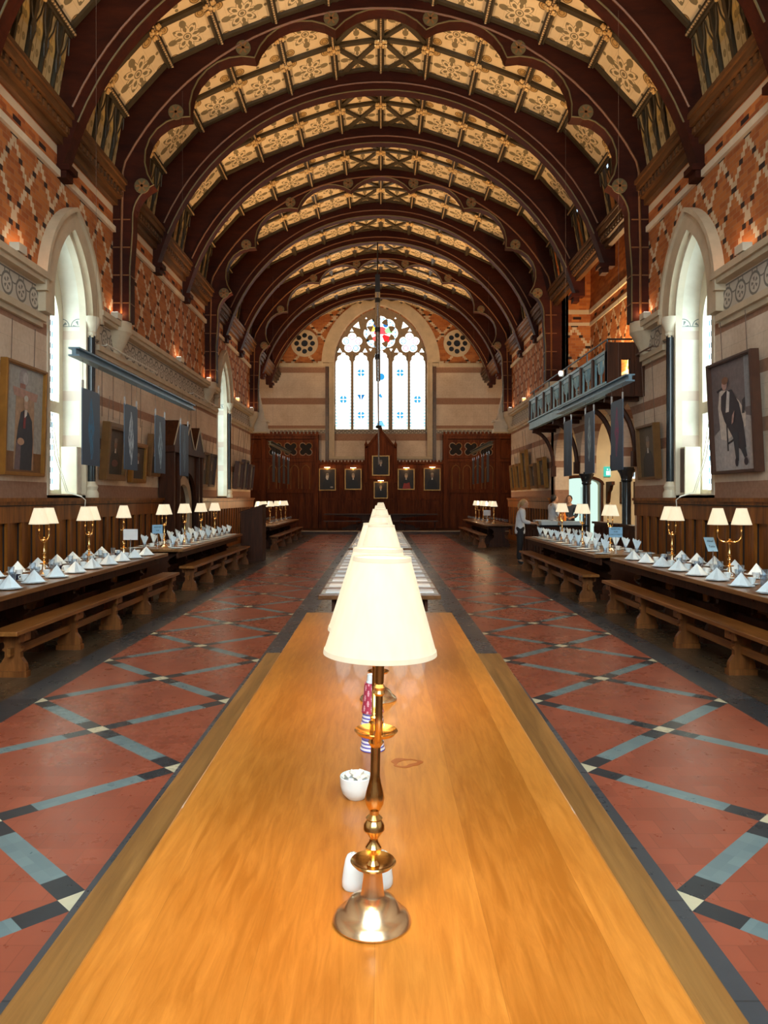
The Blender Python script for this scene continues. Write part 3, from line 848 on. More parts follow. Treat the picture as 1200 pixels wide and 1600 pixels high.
for s in (-1, 1):
    holes += [tri(s*1.2, 10.38, .22, PI/2+s*.3), tri(s*1.47, 10.14, .12), tri(s*2.08, 9.1, .15), tri(s*.80, 9.10, .15), tri(s*.52, 9.17, .10, -PI/2), tri(s*.74, 10.75, .07)]
b = MB(); b.plate(pointed(0, 2.40, 8.45, 2.92, 20, low=5.0), XZ(YE+.22), 0, .16, holes)
for s in (-1, 1):
    for c in (.49, 1.43): b.box(s*c-.05, s*c+.05, YE+.14, YE+.24, 5.1, 8.9)
b.build('window_frame', 'tracery', root, smooth=False)
b = MB(); b.box(-2.4, 2.4, YE+.2, YE+.42, 3.7, 5.06); b.box(-2.4, 2.4, YE+.1, YE+.42, 5.04, 5.12); b.build('sill_panel', 'wall_end', root, smooth=False)
def end_glass():
    m = Mat('east window glass'); x, y, z = m.coord()
    n = m.noise(m.vec(x, y, z), 2.5, 2)
    col = m.mix(m.map(n, .3, .7), (.86, 1, .96), (1, 1, .94))
    tot = None
    for i, c in enumerate(CX):
        u = x-c; au = u.abs(); inl = au < .44
        bead = au.near(.345, .036)*((z*6).fr() > .4)*inl*(z < 8.7)
        col = m.mix(bead*m.map(z, 5, 8.6, .95, .35), col, (.03, .17, .30))
        zs = {0: (6.65,), 1: (5.85, 8.0), 2: (), 3: (5.85, 8.0), 4: (6.65,)}[i]
        for zc in zs:
            d = u.dist(z, 0, zc); th = (z-zc).m('ARCTAN2', u)
            col = m.mix(d.within(.04, .19)*((th*2).sin().abs() > .45), col, (.01, .17, .32))
    sh = (x-CX[1]).abs()
    col = m.mix((sh < .19)*(sh > .02)*z.within(6.62, 6.9)*((sh+(6.9-z)*.55) < .2), col, (0, .09, .24))
    for c in (CX[1], CX[3]):
        d = x.dist(z, c, 6.75); col = m.mix(d.near(.30, .012)*.6, col, (.62, .58, .40))
    for zc, r in ((7.8, .17), (6.85, .11), (5.35, .22), (7.25, .08)):
        d = x.dist(z, .02, zc); col = m.mix((d < r)*((x*9+z*5).sin() > -.1), col, (.01, .16, .34))
    low = (z < 5.55)*((((z*9).fr() < .25)).mx((x*9).fr() < .2)); col = m.mix(low*.7, col, (.14, .40, .50))
    col = m.mix((z < 5.28)*.6, col, (.72, .80, .42))
    # rose
    d = x.dist(z, 0, 10.0); th = (z-10.0).m('ARCTAN2', x)
    ros = d < .9
    col = m.mix(ros*(d > .28)*(d < .52)*((th+2.2).abs() < .5), col, (.60, .06, .05))
    col = m.mix(ros*(d > .15)*(d < .60)*((th+.75).abs() < .42), col, (.55, .008, .012))
    col = m.mix(ros*(d < .34)*(z > 9.95), col, (.5, .05, .06))
    col = m.mix(ros*(d.within(.35, .6))*((th-2.6).abs() < .35), col, (.6, .36, .05))
    col = m.mix(ros*(d.within(.25, .6))*((th-.35).abs() < .35), col, (.2, .5, .2))
    for a in (1.05, 2.1): 
        dd = x.dist(z, .5*math.cos(a), 10+.5*math.sin(a)); col = m.mix(dd < .13, col, (.005, .10, .30))
    col = m.mix(ros*d.near(.74, .035)*((th*24).sin() > 0), col, (.07, .25, .45))
    for s in (-1, 1):
        d = x.dist(z, s*1.45, 9.5); th = (z-9.5).m('ARCTAN2', x-s*1.45)
        for k in range(5):
            a = PI/2+2*PI*k/5; dd = x.dist(z, s*1.45+.31*math.cos(a), 9.5+.31*math.sin(a))
            col = m.mix(dd.near(.12, .022), col, (.06, .22, .45) if k % 2 else (.6, .16, .22))
    m.set((.03, .03, .03), .12, emis=col, estr=ENDWIN); return m.m
M['end_glass'] = end_glass()
b = MB(); b.plate(pointed(0, 2.38, 8.45, 2.9, 20, low=5.05), XZ(YE+.30), 0, .015); b.build('pane', 'end_glass', root, smooth=False)
# round quatrefoil plaques and string course on the end wall
for s in (-1, 1):
    hs = [circle(s*3.83+.40*math.cos(a), 9.42+.40*math.sin(a), .13, 10) for a in [i*PI/4 for i in range(8)]]
    b = MB(); b.plate(circle(s*3.83, 9.42, .68, 32), XZ(YE), -.09, -.02, hs+[circle(s*3.83, 9.42, .17, 12)])
    b.mat(1); b.plate(circle(s*3.83, 9.42, .6, 24), XZ(YE), -.02, -.01)
    trim(b, ['stone', 'black'])
    b = MB(); b.box(s*2.6, s*5.6, YE-.12, YE, 8.24, 8.42); b.box(s*2.6, s*5.6, YE-.07, YE, 5.06, 5.14); trim(b, 'stone')
    b = MB(); b.box(s*2.62, s*2.78, YE-.16, YE, 3.4, 8.24); trim(b, 'black' if False else 'cornice')

# end panelling ---------------------------------------------------------------------------
def carved_panelling(s):
    t = thing('oak_panelling', 'tall carved oak panelling with roundels, %s of the great window' % ('left' if s < 0 else 'right'), 'panelling', (0, 0, 0))
    x0, x1 = 3.1*s, 6.9*s; y = YE-.45
    b = MB(); b.box(x0, x1, y, YE, .15, 4.75)
    for xx in (3.1, 5.7):
        b.box(s*xx, s*(xx+.22), y-.12, y, .15, 4.75)
    for zz in (1.9, 3.45): b.box(x0, x1, y-.06, y, zz, zz+.14)
    for k in range(9): b.box(s*(3.45+.31*k)-.02, s*(3.45+.31*k)+.02, y-.04, y, .3, 1.85); 
    for k in range(5): b.box(s*(3.45+.55*k)-.03, s*(3.45+.55*k)+.03, y-.05, y, 2.0, 3.4)
    b.build('backing', 'end_wood', t, smooth=False)
    b = MB(); b.box(x0, x1, y-.22, YE, 4.72, 4.82)
    k = 0; xx = 3.1
    while xx < 6.85: b.box(s*xx, s*(xx+.1), y-.22, y-.02, 4.82, 4.93); xx += .19
    b.box(x0, x1, y-.16, y, 4.58, 4.72); b.build('cresting', 'end_wood', t, smooth=False)
    b = MB(); hs = [foil(s*(3.72+.76*k), 4.08, .37, 4, 6, PI/4) for k in range(3)]
    b.plate([(s*3.34, 3.62), (s*5.68, 3.62), (s*5.68, 4.55), (s*3.34, 4.55)], XZ(y), -.05, 0, hs)
    b.plate([(s*5.95, 3.62), (s*6.9, 3.62), (s*6.9, 4.55), (s*5.95, 4.55)], XZ(y), -.05, 0, [foil(s*6.42, 4.08, .37, 4, 6, PI/4)])
    b.build('pierced_frieze', 'end_wood', t, smooth=False)
    b = MB()
    for k in range(3):
        b.tube([(p[0], y-.06, p[1]) for p in foil(s*(3.72+.76*k), 4.08, .37, 4, 6, PI/4)+foil(s*(3.72+.76*k), 4.08, .37, 4, 6, PI/4)[:1]], .022, 5)
    for k in range(4):
        cx = s*(3.45+.55*k+.275); b.tube([(cx+(u-cx)*.8, y-.05, 2.1 if v < 2.05 else 3.02+(v-3.02)*.75) for u, v in pointed(cx, .24, 3.05, .32, 6, low=2.02)], .016, 5)
    b.build('moulding', 'bench_wood', t)  # brighter oak tubes paint the lit edges of the carving
    b = MB()
    for k in range(3): b.plate(circle(s*(3.72+.76*k), 4.08, .38, 20), XZ(y), -.012, -.002)
    b.build('painted_shadow_disc', 'painted_shadow', t, smooth=False)  # dark discs paint the shade inside the pierced roundels
    b = MB()
    for k in range(4):
        cx = s*(3.45+.55*k+.275); o = pointed(cx, .24, 3.05, .32, 6, low=2.02)
        b.plate(o, XZ(y), -.035, 0, [[(cx+(u-cx)*.8, 2.1 if v < 2.05 else 3.02+(v-3.02)*.75) for u, v in o]])
    b.build('blind_arch', 'end_wood', t, smooth=False)
for s in (-1, 1): carved_panelling(s)
t = thing('oak_reredos', 'lower dark oak panelling hung with portraits below the great window', 'panelling')
y = YE-.40
b = MB(); b.box(-3.1, 3.1, y, YE, .15, 3.38)
for xx in (-3.05, -1.95, -.85, .75, 1.85, 2.95): b.box(xx, xx+.10, y-.05, y, .15, 3.3)
b.box(-3.1, 3.1, y-.04, y, 1.55, 1.65)
for k in range(18): b.box(-3.0+.34*k, -2.97+.34*k, y-.03, y, .2, 1.5)
b.build('backing', 'end_wood', t, smooth=False)
b = MB(); b.box(-3.1, 3.1, y-.14, YE, 3.34, 3.44); xx = -3.1
while xx < 3.05: b.box(xx, xx+.09, y-.14, y-.02, 3.44, 3.53); xx += .17
b.build('cresting', 'end_wood', t, smooth=False)
b = MB(); y2 = y-.1
b.plate([(-.72, 3.3), (-.72, 4.1), (0, 5.0), (.72, 4.1), (.72, 3.3), (.72, 2.6), (-.72, 2.6)], XZ(y2), -.12, .1)
for s in (-1, 1): b.box(s*.66, s*.80, y2-.2, y2+.1, 2.4, 4.25); b.lathe([(.07, 4.25), (.09, 4.3), (.03, 4.42), (.0, 4.6)], 8, (s*.73, y2-.05, 0)); b.bar((s*.74, y2-.16, 4.12), (0, y2-.16, 5.02), .08, .08)
b.lathe([(.05, 5.0), (.08, 5.08), (.0, 5.3)], 8, (0, y2-.06, 0))
b.build('gable', 'end_wood', t, smooth=False)

# dais, high table
b = MB(); b.box(-HW-1.6, HW+1.6, 34.3, YE, 0, .15); o = struct(b.build('trim_dais', 'dark_wood_y', smooth=False)); o.name = 'trim_300'
b = MB(); b.box(-HW-1.6, HW+1.6, 34.24, 34.46, .13, .162); o = struct(b.build('trim_301', 'stone', smooth=False))
# doors etc in the recess are below

# wainscot --------------------------------------------------------------------------------
def wains(name, s, segs):
    b = MB(); zt = 1.6
    for a, c in segs:
        b.box(s*5.22, s*5.3, a, c, 0, zt)
        b.box(s*5.12, s*5.3, a, c, zt, zt+.055); b.box(s*5.16, s*5.3, a, c, zt-.05, zt); b.box(s*5.17, s*5.22, a, c, zt-.30, zt-.05); b.box(s*5.17, s*5.22, a, c, 0, .2)
        y = a
        while y < c-.05:
            b.mat(0).box(s*5.16, s*5.22, y, min(y+.07, c), .2, zt-.30); b.mat(1).box(s*5.205, s*5.225, y-.02, y+.09, .18, zt-.29); b.mat(0); y += .42  # dark strips paint the shade along each stile
        b.mat(1).box(s*5.15, s*5.3, a, c, zt-.065, zt-.05); b.mat(0)  # dark line paints the shade under the cap
    return struct(b.build(name, ['wainscot', 'painted_shadow'], smooth=False))
wains('trim_302', -1, [(YB, 17.9), (20.9, YC)]); wains('trim_303', 1, [(YB, 15.4), (23.2, YC)])
# ------------------------------------------------------------------ gallery recess and servery on the right
b = MB()
b.box(6.43, 6.75, 15.15, 23.5, 4.25, 9.2); struct(b.build('wall_gallery_side', 'wall_side', smooth=False))
b = MB(); b.box(5.3, 6.43, 23.15, 23.5, 4.25, 9.2); b.box(5.3, 6.43, 15.15, 15.45, 4.25, 9.2); b.box(8.2, 8.5, 15.1, 23.5, 0, 4.3); b.box(5.75, 8.5, 15.1, 15.45, 0, 4.3)
struct(b.build('wall_gallery_cross', 'wall_cross', smooth=False))
b = MB(); b.box(5.25, 6.8, 15.1, 23.5, 9.2, 9.3); struct(b.build('ceiling_gallery', 'cornice', smooth=False))
b = MB(); b.box(6.40, 6.46, 15.4, 23.2, 6.91, 7.02); b.box(6.38, 6.46, 15.4, 23.2, 7.28, 7.42); trim(b, 'stone_pale')
b = MB(); b.plate([(5.3, 0), (5.3, 4.3), (8.2, 4.3), (8.2, 0)], XZ(23.15), 0, .35, [[(5.45, .01), (5.45, 2.05)]+[(6.1+.65*math.cos(a), 2.05+.22*math.sin(a)) for a in [PI-PI*i/8 for i in range(1, 8)]]+[(6.75, 2.05), (6.75, .01)],
   pointed(7.72, .24, 3.3, .75, 6, low=2.25)])
M['servery_wall'] = plain('cream plaster', (.62, .52, .36), .8, var=.08, scale=2)
struct(b.build('wall_servery', 'servery_wall', smooth=False))
b = MB(); b.box(5.75, 8.2, 15.45, 23.15, 4.2, 4.3); b.box(5.3, 6.5, 15.45, 23.15, 4.2, 4.3); struct(b.build('ceiling_servery', 'servery_wall', smooth=False))
# bright kitchen beyond the open doorway
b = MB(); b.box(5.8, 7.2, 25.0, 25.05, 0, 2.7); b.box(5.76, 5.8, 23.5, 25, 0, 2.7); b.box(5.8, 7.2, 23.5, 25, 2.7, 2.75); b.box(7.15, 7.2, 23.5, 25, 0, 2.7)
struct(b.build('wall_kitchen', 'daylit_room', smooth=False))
root = struct(bpy.data.objects.new('door_1', None)); COL.objects.link(root)
b = MB()
for x in (5.40, 6.72): b.box(x, x+.08, 23.06, 23.2, 0, 2.1)
b.tube([(6.1+.7*math.cos(a), 23.1, 2.05+.26*math.sin(a)) for a in [PI*i/10 for i in range(11)]], .05, 6)
b.build('door_frame', 'dark_wood', root, smooth=False)
b = MB(); b.box(6.35, 6.40, 23.3, 24.0, 0, 2.0); b.build('door_leaf', 'white', root, smooth=False)
b = MB(); b.box(6.33, 6.35, 23.36, 23.46, .8, 1.25); b.build('notice', 'black', root, smooth=False)
root = struct(bpy.data.objects.new('window_7', None)); COL.objects.link(root)
M['lancet'] = stained('lancet glass', 0, 7.72, .5, 2.2, 1.6)
b = MB(); b.plate(pointed(7.72, .25, 3.3, .77, 6, low=2.2), XZ(23.4), 0, .015); b.build('pane', 'lancet', root, smooth=False)
b = MB(); b.plate(pointed(7.72, .33, 3.3, .86, 8, low=2.2)+list(reversed(pointed(7.72, .24, 3.3, .75, 8, low=2.2))), XZ(23.15), -.06, 0); b.build('hood_mould', 'stone_pale', root, smooth=False)
# round-headed arcade between hall and servery, on two black columns
b = MB(); cols = [16.9, 20.2]
holes = []
for a, c in ((15.75, 16.75), (17.05, 20.05), (20.35, 22.95)):
    yc = (a+c)/2; hw = (c-a)/2; holes.append(pointed(yc, hw, 2.62 if hw > .8 else 2.9, 1.12 if hw > .8 else .8, 10, low=2.35))
b.plate([(15.45, 2.3), (15.45, 4.3), (23.15, 4.3), (23.15, 2.3), (22.95, 2.3)]+list(reversed(holes[2]))+[(20.35, 2.3), (20.05, 2.3)]+list(reversed(holes[1]))+[(17.05, 2.3), (16.75, 2.3)]+list(reversed(holes[0]))+[(15.75, 2.3)], YZ(5.3), 0, .42)
b.box(5.3, 5.72, 15.45, 15.75, 0, 2.3)
b.box(5.3, 5.72, 22.95, 23.15, 0, 2.3); struct(b.build('wall_arcade', 'wall_side', smooth=False))
for i, yy in enumerate(cols):
    t = thing('stone_column', 'black polished column carrying the servery arches, '+['nearer one, right of the white doorway', 'farther one, in front of the bright doorway'][i], 'column', (5.5, yy, 0), 0, 'servery columns')
    b = MB(); b.lathe([(.17, 0), (.17, .15), (.12, .25), (.10, .30), (.10, 2.02)], 16); b.build('shaft', 'black_stone', t)
    b = MB(); b.lathe([(.10, 2.0), (.13, 2.04), (.12, 2.08), (.16, 2.2), (.20, 2.26), (.20, 2.34)], 12); b.build('capital', 'black_stone', t)
for ya, yb, l_ in ((15.76, 16.70, 'short dark panelled oak screen between the pier and the nearer servery column'), (17.12, 18.9, 'low dark panelled oak screen behind the lamps, between the two servery columns')):
    t = thing('oak_screen', l_, 'screen', (5.40, ya, 0)); b = MB(); L = yb-ya
    b.box(-.06, .06, 0, L, 0, 1.02); b.box(-.12, .10, 0, L, 1.02, 1.07); y = .05
    while y < L-.08: b.box(-.09, -.06, y, y+.06, .1, .95); y += .4
    b.build('backing', 'dark_wood', t, smooth=False)
for i in range(3):
    xx = 6.95+.42*i; b = MB()
    b.plate([(0, 0), (-.55, .0), (-.55, -.10), (-.42, -.12), (-.34, -.25), (-.20, -.32), (-.10, -.62), (0, -.66)], lambda u, v, tt: (tt, u, v), -.05, .05)
    tag(b.build('wooden_bracket', 'dark_wood', loc=(xx, 23.14, 2.15+.0*i), smooth=False), 'dark carved wooden bracket on the cream servery wall, %s of three' % ['leftmost', 'middle', 'rightmost'][i], 'bracket', 'carved brackets on the servery wall')
t = thing('exit_sign', 'small green lit exit sign above the kitchen doorway', 'sign', (6.93, 23.12, 2.46))
b = MB(); b.box(-.10, .10, -.03, .02, -.15, .15); b.build('case', 'exit_green', t, smooth=False)
b = MB(); b.box(-.04, .06, -.036, -.03, -.11, .02); b.sphere((0, -.034, .07), .025, 6, (1, .2, 1)); b.box(.07, .09, -.036, -.03, -.11, .1); b.build('running_figure', 'exit_white', t, smooth=False)

def gallery():
    X, Y0, Y1, ZB = 4.59, 15.2, 23.2, 3.80
    t = thing('minstrels_gallery', 'projecting timber gallery with pierced ironwork balustrade on the right wall', 'gallery', (0, 0, 0))
    b = MB(); b.box(X+.05, 6.4, Y0+.27, Y1-.1, ZB, ZB+.12); b.build('floor_deck', 'dark_wood_y', t, smooth=False)
    b = MB(); b.box(X-.03, X+.08, Y0, Y1, ZB-.06, ZB+.16); b.box(X-.07, X+.08, Y0, Y1, ZB+.16, ZB+.20); b.build('fascia', 'iron_cyan_lit', t, smooth=False)
    b = MB(); b.box(X-.03, X+.07, Y0, Y1, 4.60, 4.66); b.build('top_rail', 'iron_cyan_lit', t, smooth=False)
    n = 8
    for k in range(n+1):
        y = Y0+(Y1-Y0-.12)*k/n
        b = MB(); b.box(X-.05, X+.09, y, y+.12, ZB+.2, 4.62); b.build('post', 'dark_wood', t, smooth=False)
    for k in range(n):
        y = Y0+(Y1-Y0-.12)*k/n+.12; w_ = (Y1-Y0-.12)/n-.12; yc = y+w_/2
        b = MB()
        b.box(X-.01, X+.03, y, y+w_, 4.50, 4.60)
        for sd in (-1, 1):
            b.box(X-.01, X+.03, yc+sd*(w_/2-.02)-.02, yc+sd*(w_/2-.02)+.02, ZB+.2, 4.5)
            for r0 in (.10, .22):
                b.tube([(X+.01, yc+sd*r0, 4.50), (X+.01, yc+sd*r0*.97, 4.36), (X+.01, yc+sd*r0*.62, 4.26), (X+.01, yc, 4.20)], .016, 5)
            b.tube([(X+.01, yc+sd*.30, 4.46), (X+.01, yc+sd*.20, 4.40), (X+.01, yc+sd*.16, 4.30)], .014, 5)
        b.tube([(X+.01, yc, 4.50), (X+.01, yc, ZB+.2)], .018, 5)
        b.tube([(X+.01, yc+.035, 4.22), (X+.01, yc+.035, ZB+.2)], .010, 4); b.tube([(X+.01, yc-.035, 4.22), (X+.01, yc-.035, ZB+.2)], .010, 4)
        b.build('pierced_panel', 'iron_cyan_lit', t, smooth=False)
    # near end panel with an opening
    b = MB(); b.plate([(X-.05, ZB-.1), (5.3, ZB-.1), (5.3, 4.78), (X-.05, 4.78)], XZ(Y0), -.04, .08, [[(X+.24, 4.0), (X+.42, 4.0), (X+.42, 4.45), (X+.24, 4.45)]])
    for xx in (X-.05, X+.5): b.box(xx, xx+.09, Y0-.07, Y0, ZB-.1, 4.78)
    b.build('end_panel', 'dark_wood', t, smooth=False)
    b = MB(); b.tube([(X, Y0+.1, 4.87), (X, Y1, 4.87)], .018, 6); b.tube([(X, Y0+.1, 4.87), (5.1, Y0+.1, 4.87)], .018, 6)
    for y in (Y0+.1, 16.8, 18.6, 20.6, 22.6): b.tube([(X, y, 4.6), (X, y, 4.87)], .016, 6)
    b.build('handrail', 'black', t)
    for y in (15.55, 16.95, 20.2, 22.9):
        b = MB(); b.box(X+.05, 5.3, y-.06, y+.06, ZB-.16, ZB-.0)
        pts = [(5.24-.0-.64*(1-math.cos(a)), 2.55+1.12*math.sin(a)) for a in [PI/2*i/10 for i in range(11)]]
        b.tube([(px, y, pz) for px, pz in pts], .055, 6); b.box(5.17, 5.30, y-.08, y+.08, 2.3, 2.62)
        b.build('bracket', 'dark_wood', t, smooth=False)
    for k in range(6):
        y = 16.2+1.25*k; b = MB(); b.box(X+.08, 5.3, y-.04, y+.04, ZB-.08, ZB); b.build('joist', 'dark_wood', t, smooth=False)
    return t
gallery()
t = thing('spotlight', 'small bright white spotlight on the gallery rail', 'lamp', (4.54, 19.0, 4.78))
b = MB(); b.lathe([(.05, -.08), (.07, -.05), (.07, .06), (.05, .08)], 10); b.build('housing', 'white', t)
b = MB(); b.sphere((-.03, -.06, 0), .055, 10); b.build('lens', 'lamp_white', t)

# ------------------------------------------------------------------ hanging track beams and banners
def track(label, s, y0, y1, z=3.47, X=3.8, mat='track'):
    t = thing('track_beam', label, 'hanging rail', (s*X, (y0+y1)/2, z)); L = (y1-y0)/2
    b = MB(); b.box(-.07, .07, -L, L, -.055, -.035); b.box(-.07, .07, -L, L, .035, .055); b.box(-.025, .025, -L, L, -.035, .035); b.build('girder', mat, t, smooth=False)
    for yy in (-L*.75, L*.75):
        b = MB(); zt = 11.05-z-(.0)
        b.tube([(0, yy, .05), (0, yy, zt-1.6)], .0018, 4); b.build('suspension_wire', 'wire', t)
    return t
def banner_mat(name, fig, seed):
    m = Mat(name); x, y, z = m.coord('Object')
    n = m.noise(m.vec(x, y, z+seed), 3, 3); n2 = m.noise(m.vec(x, y*3, z+seed), 9, 4)
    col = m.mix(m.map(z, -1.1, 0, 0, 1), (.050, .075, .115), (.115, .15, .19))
    w_ = m.map((z+.5).abs(), 0, .42, .12, .02)
    f = ((y+(n-.5)*.12).abs() < w_)*((z+.5).abs() < .40)
    col = m.mix(f*m.map(n2, .35, .6), col, fig)
    m.set(col, .6, 0, .3); return m.m
BFIG = [(.05, .20, .36), (.55, .65, .72), (.35, .48, .56), (.16, .24, .30)]
def banner(label, s, y, w_, z0, h, mat, zbeam=3.47, X=3.8):
    t = thing('banner', label, 'banner', (s*X, y, z0)); 
    b = MB(); b.box(-.006, .006, -w_/2, w_/2, -h, 0); b.build('cloth', mat, t, smooth=False)
    for sd in (-1, 1):
        b = MB(); b.box(-.01, .01, sd*(w_/2-.03)-.012, sd*(w_/2-.03)+.012, -.02, .10); c = b.build('clip', 'steel', t, smooth=False)
        b = MB(); b.tube([(0, sd*(w_/2-.03), .1), (0, sd*(w_/2-.03), zbeam-z0-.05)], .003, 4); b.build('thread', 'wire', c)
track('long grey hanging rail above the left tables', -1, 9.35, 15.2)
for i, (y, lab) in enumerate(((9.9, 'blue-grey banner with a bright blue streak, nearest on the left'), (11.48, 'blue-grey banner with a white robed figure, left side'), (13.0, 'blue-grey banner with a pale standing figure, second before the porch'), (14.6, 'narrow blue-grey banner with a faint face, in front of the porch'))):
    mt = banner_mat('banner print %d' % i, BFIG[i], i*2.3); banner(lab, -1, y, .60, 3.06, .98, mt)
track('long grey hanging rail below the gallery on the right', 1, 11.5, 16.1, 3.49)
for i, (y, fig, lab) in enumerate(((12.15, (.32, .06, .14), 'dark banner with a red figure, nearest one under the gallery'), (13.75, (.42, .55, .6), 'dark banner with a thin white figure, middle one under the gallery'), (15.35, (.10, .16, .22), 'dark banner with a faint figure, farthest of three under the gallery'))):
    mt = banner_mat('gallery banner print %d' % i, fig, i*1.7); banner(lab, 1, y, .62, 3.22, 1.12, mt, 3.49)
for s in (-1, 1):
    sd = 'left' if s < 0 else 'right'
    track('short hanging rail at the far %s end of the hall' % sd, s, 25.9, 31.6, 3.55, mat='rib_edge')
    for i, y in enumerate((26.8, 28.2, 29.6, 31.0)):
        mt = M.get('far_banner')
        if mt is None: mt = M['far_banner'] = plain('dark far banner', (.035, .018, .010), .7)
        banner('dark narrow banner under the far %s rail, %s from the near end' % (sd, ORD[i]), s, y, .6, 3.2, .98, mt, 3.55)

# ------------------------------------------------------------------ paintings
def pcol(c, cache={}):
    k = tuple(round(x, 3) for x in c)
    if k not in cache: cache[k] = plain('paint %d' % len(cache), c, .55, var=.18, scale=14)
    return cache[k]
def ell(cx, cy, rx, ry, n=18): return [(cx+rx*math.cos(2*PI*i/n), cy+ry*math.sin(2*PI*i/n)) for i in range(n)]
def painting(label, loc, w_, h, face, frame, fw, shapes, bg, depth=.07, tilt=.04, cords=0, group=None, cat='painting'):
    """face: rotation z so that local -Y looks into the hall"""
    t = thing('painting', label, cat, loc, face, group); t.rotation_euler = (tilt, 0, face)
    b = MB(); o = [(-w_/2, 0), (w_/2, 0), (w_/2, h), (-w_/2, h)]; i_ = [(-w_/2+fw, fw), (w_/2-fw, fw), (w_/2-fw, h-fw), (-w_/2+fw, h-fw)]
    b.plate(o, XZ(0), -depth, 0, [i_]); i2 = [(-w_/2+fw*.7, fw*.7), (w_/2-fw*.7, fw*.7), (w_/2-fw*.7, h-fw*.7), (-w_/2+fw*.7, h-fw*.7)]
    o2 = [(-w_/2+fw*.15, fw*.15), (w_/2-fw*.15, fw*.15), (w_/2-fw*.15, h-fw*.15), (-w_/2+fw*.15, h-fw*.15)]
    b.plate(o2, XZ(0), -depth-.015, -depth+.01, [i2]); b.build('frame', frame, t, smooth=False)
    b = MB(); b.plate(i_, XZ(0), -depth*.55, -.005); mats = [pcol(bg)]
    W, H = w_-2*fw, h-2*fw; d = -depth*.55-.001
    for sh, c in shapes:
        m = pcol(c)
        if m not in mats: mats.append(m)
        b.mat(mats.index(m)); pts = [(-W/2+u*W, fw+v*H) for u, v in sh]
        pts = [(min(max(x, -W/2), W/2), min(max(z, fw), fw+H)) for x, z in pts]
        b.plate(pts, XZ(0), d-.0012, d); d -= .0012
    b.build('canvas', mats, t, smooth=False)
    if cords:
        b = MB()
        for sd in (-1, 1): b.tube([(sd*w_*.28, -.01, h), (sd*w_*.28, -.01, h+cords)], .006, 4)
        b.build('hanging_cord', 'wire', t)
    return t
FL, FR = PI/2, -PI/2     # faces: on left wall look +X ; on right wall look -X
gown = [((.30,.02),(.70,.02)), ]
sh1 = [([(0,0),(1,0),(1,.19),(0,.19)], (.20,.085,.03)), ([(.25,.02),(.78,.02),(.76,.72),(.27,.72)], (.40,.24,.14)), ([(.22,.72),(.82,.70),(.86,.78),(.18,.80)], (.42,.23,.17)),
       (ell(.46,.90,.12,.09), (.33,.29,.28)), (ell(.5,.90,.07,.06), (.45,.42,.4)), ([(.36,.80),(.50,.80),(.50,.845),(.36,.845)], (.32,.14,.10)),
       ([(.30,.02),(.72,.02),(.74,.30),(.70,.50),(.60,.58),(.50,.60),(.40,.57),(.34,.44),(.30,.28)], (.035,.035,.045)), ([(.26,.02),(.40,.02),(.42,.26),(.30,.28)], (.16,.10,.10)),
       ([(.46,.42),(.52,.42),(.54,.57),(.48,.58)], (.22,.03,.03)), ([(.49,.52),(.55,.55),(.56,.60),(.49,.60)], (.65,.6,.55)), (ell(.52,.665,.055,.065), (.50,.30,.20)), (ell(.52,.71,.055,.03), (.55,.50,.42)), (ell(.40,.29,.09,.035), (.48,.28,.18))]
painting('large gilt-framed portrait of a standing man in a dark gown by the left window', (-5.28, 11.02, 1.98), 1.26, 1.62, FL, 'frame_gold', .055, sh1, (.36,.34,.30), .09, .03, .6)
sh2 = [([(0,0),(1,0),(1,.45),(.55,.52),(0,.34)], (.42,.37,.35)), ([(0,.34),(.55,.52),(1,.45),(1,1),(0,1)], (.17,.13,.125)), ([(.80,.55),(.92,.55),(.92,1),(.80,1)], (.26,.26,.27)),
       ([(.18,.30),(.30,.28),(.40,.30),(.78,.38),(.80,.50),(.66,.62),(.40,.74),(.20,.76),(.14,.60)], (.62,.52,.44)), ([(.12,.76),(.38,.80),(.38,.78),(.14,.74)], (.03,.02,.02)),
       ([(.33,.18),(.36,.18),(.36,.50),(.33,.50)], (.03,.02,.02)), ([(.36,.26),(.56,.30),(.56,.28),(.36,.24)], (.03,.02,.02)), ([(.72,.50),(.78,.50),(.80,.64),(.74,.62)], (.03,.02,.02)),
       ([(.22,.58),(.30,.46),(.60,.20),(.72,.16),(.78,.20),(.74,.42),(.66,.60),(.50,.74),(.36,.74),(.24,.70)], (.035,.022,.026)), ([(.48,.34),(.62,.34),(.60,.08),(.54,.08)], (.035,.03,.035)), ([(.66,.18),(.76,.20),(.80,.12),(.74,.10)], (.035,.03,.035)),
       ([(.34,.54),(.42,.54),(.46,.72),(.40,.74)], (.62,.55,.50)), (ell(.34,.80,.065,.05), (.50,.28,.22)), (ell(.36,.835,.08,.035), (.22,.09,.04)), ([(.50,.50),(.56,.54),(.52,.44),(.48,.42)], (.50,.28,.22)), (ell(.56,.07,.035,.04), (.03,.015,.02)), (ell(.78,.07,.045,.035), (.03,.015,.02))]
painting('large portrait of a seated figure in a dark suit, right wall beside window', (5.28, 11.08, 2.02), 1.40, 1.70, FR, 'frame_dark', .05, sh2, (.36,.32,.31), .12, .05, .6)
def bust(coat=(.02,.015,.02), face=(.42,.24,.15), bg2=None, extra=()):
    s_ = [([(.15,0),(.85,0),(.82,.32),(.68,.50),(.50,.56),(.34,.50),(.18,.34)], coat), (ell(.50,.68,.095,.12), face), (ell(.5,.76,.1,.06), (.20,.16,.13)), ([(.45,.48),(.55,.48),(.53,.58),(.47,.58)], (.55,.5,.45))]
    return s_+list(extra)
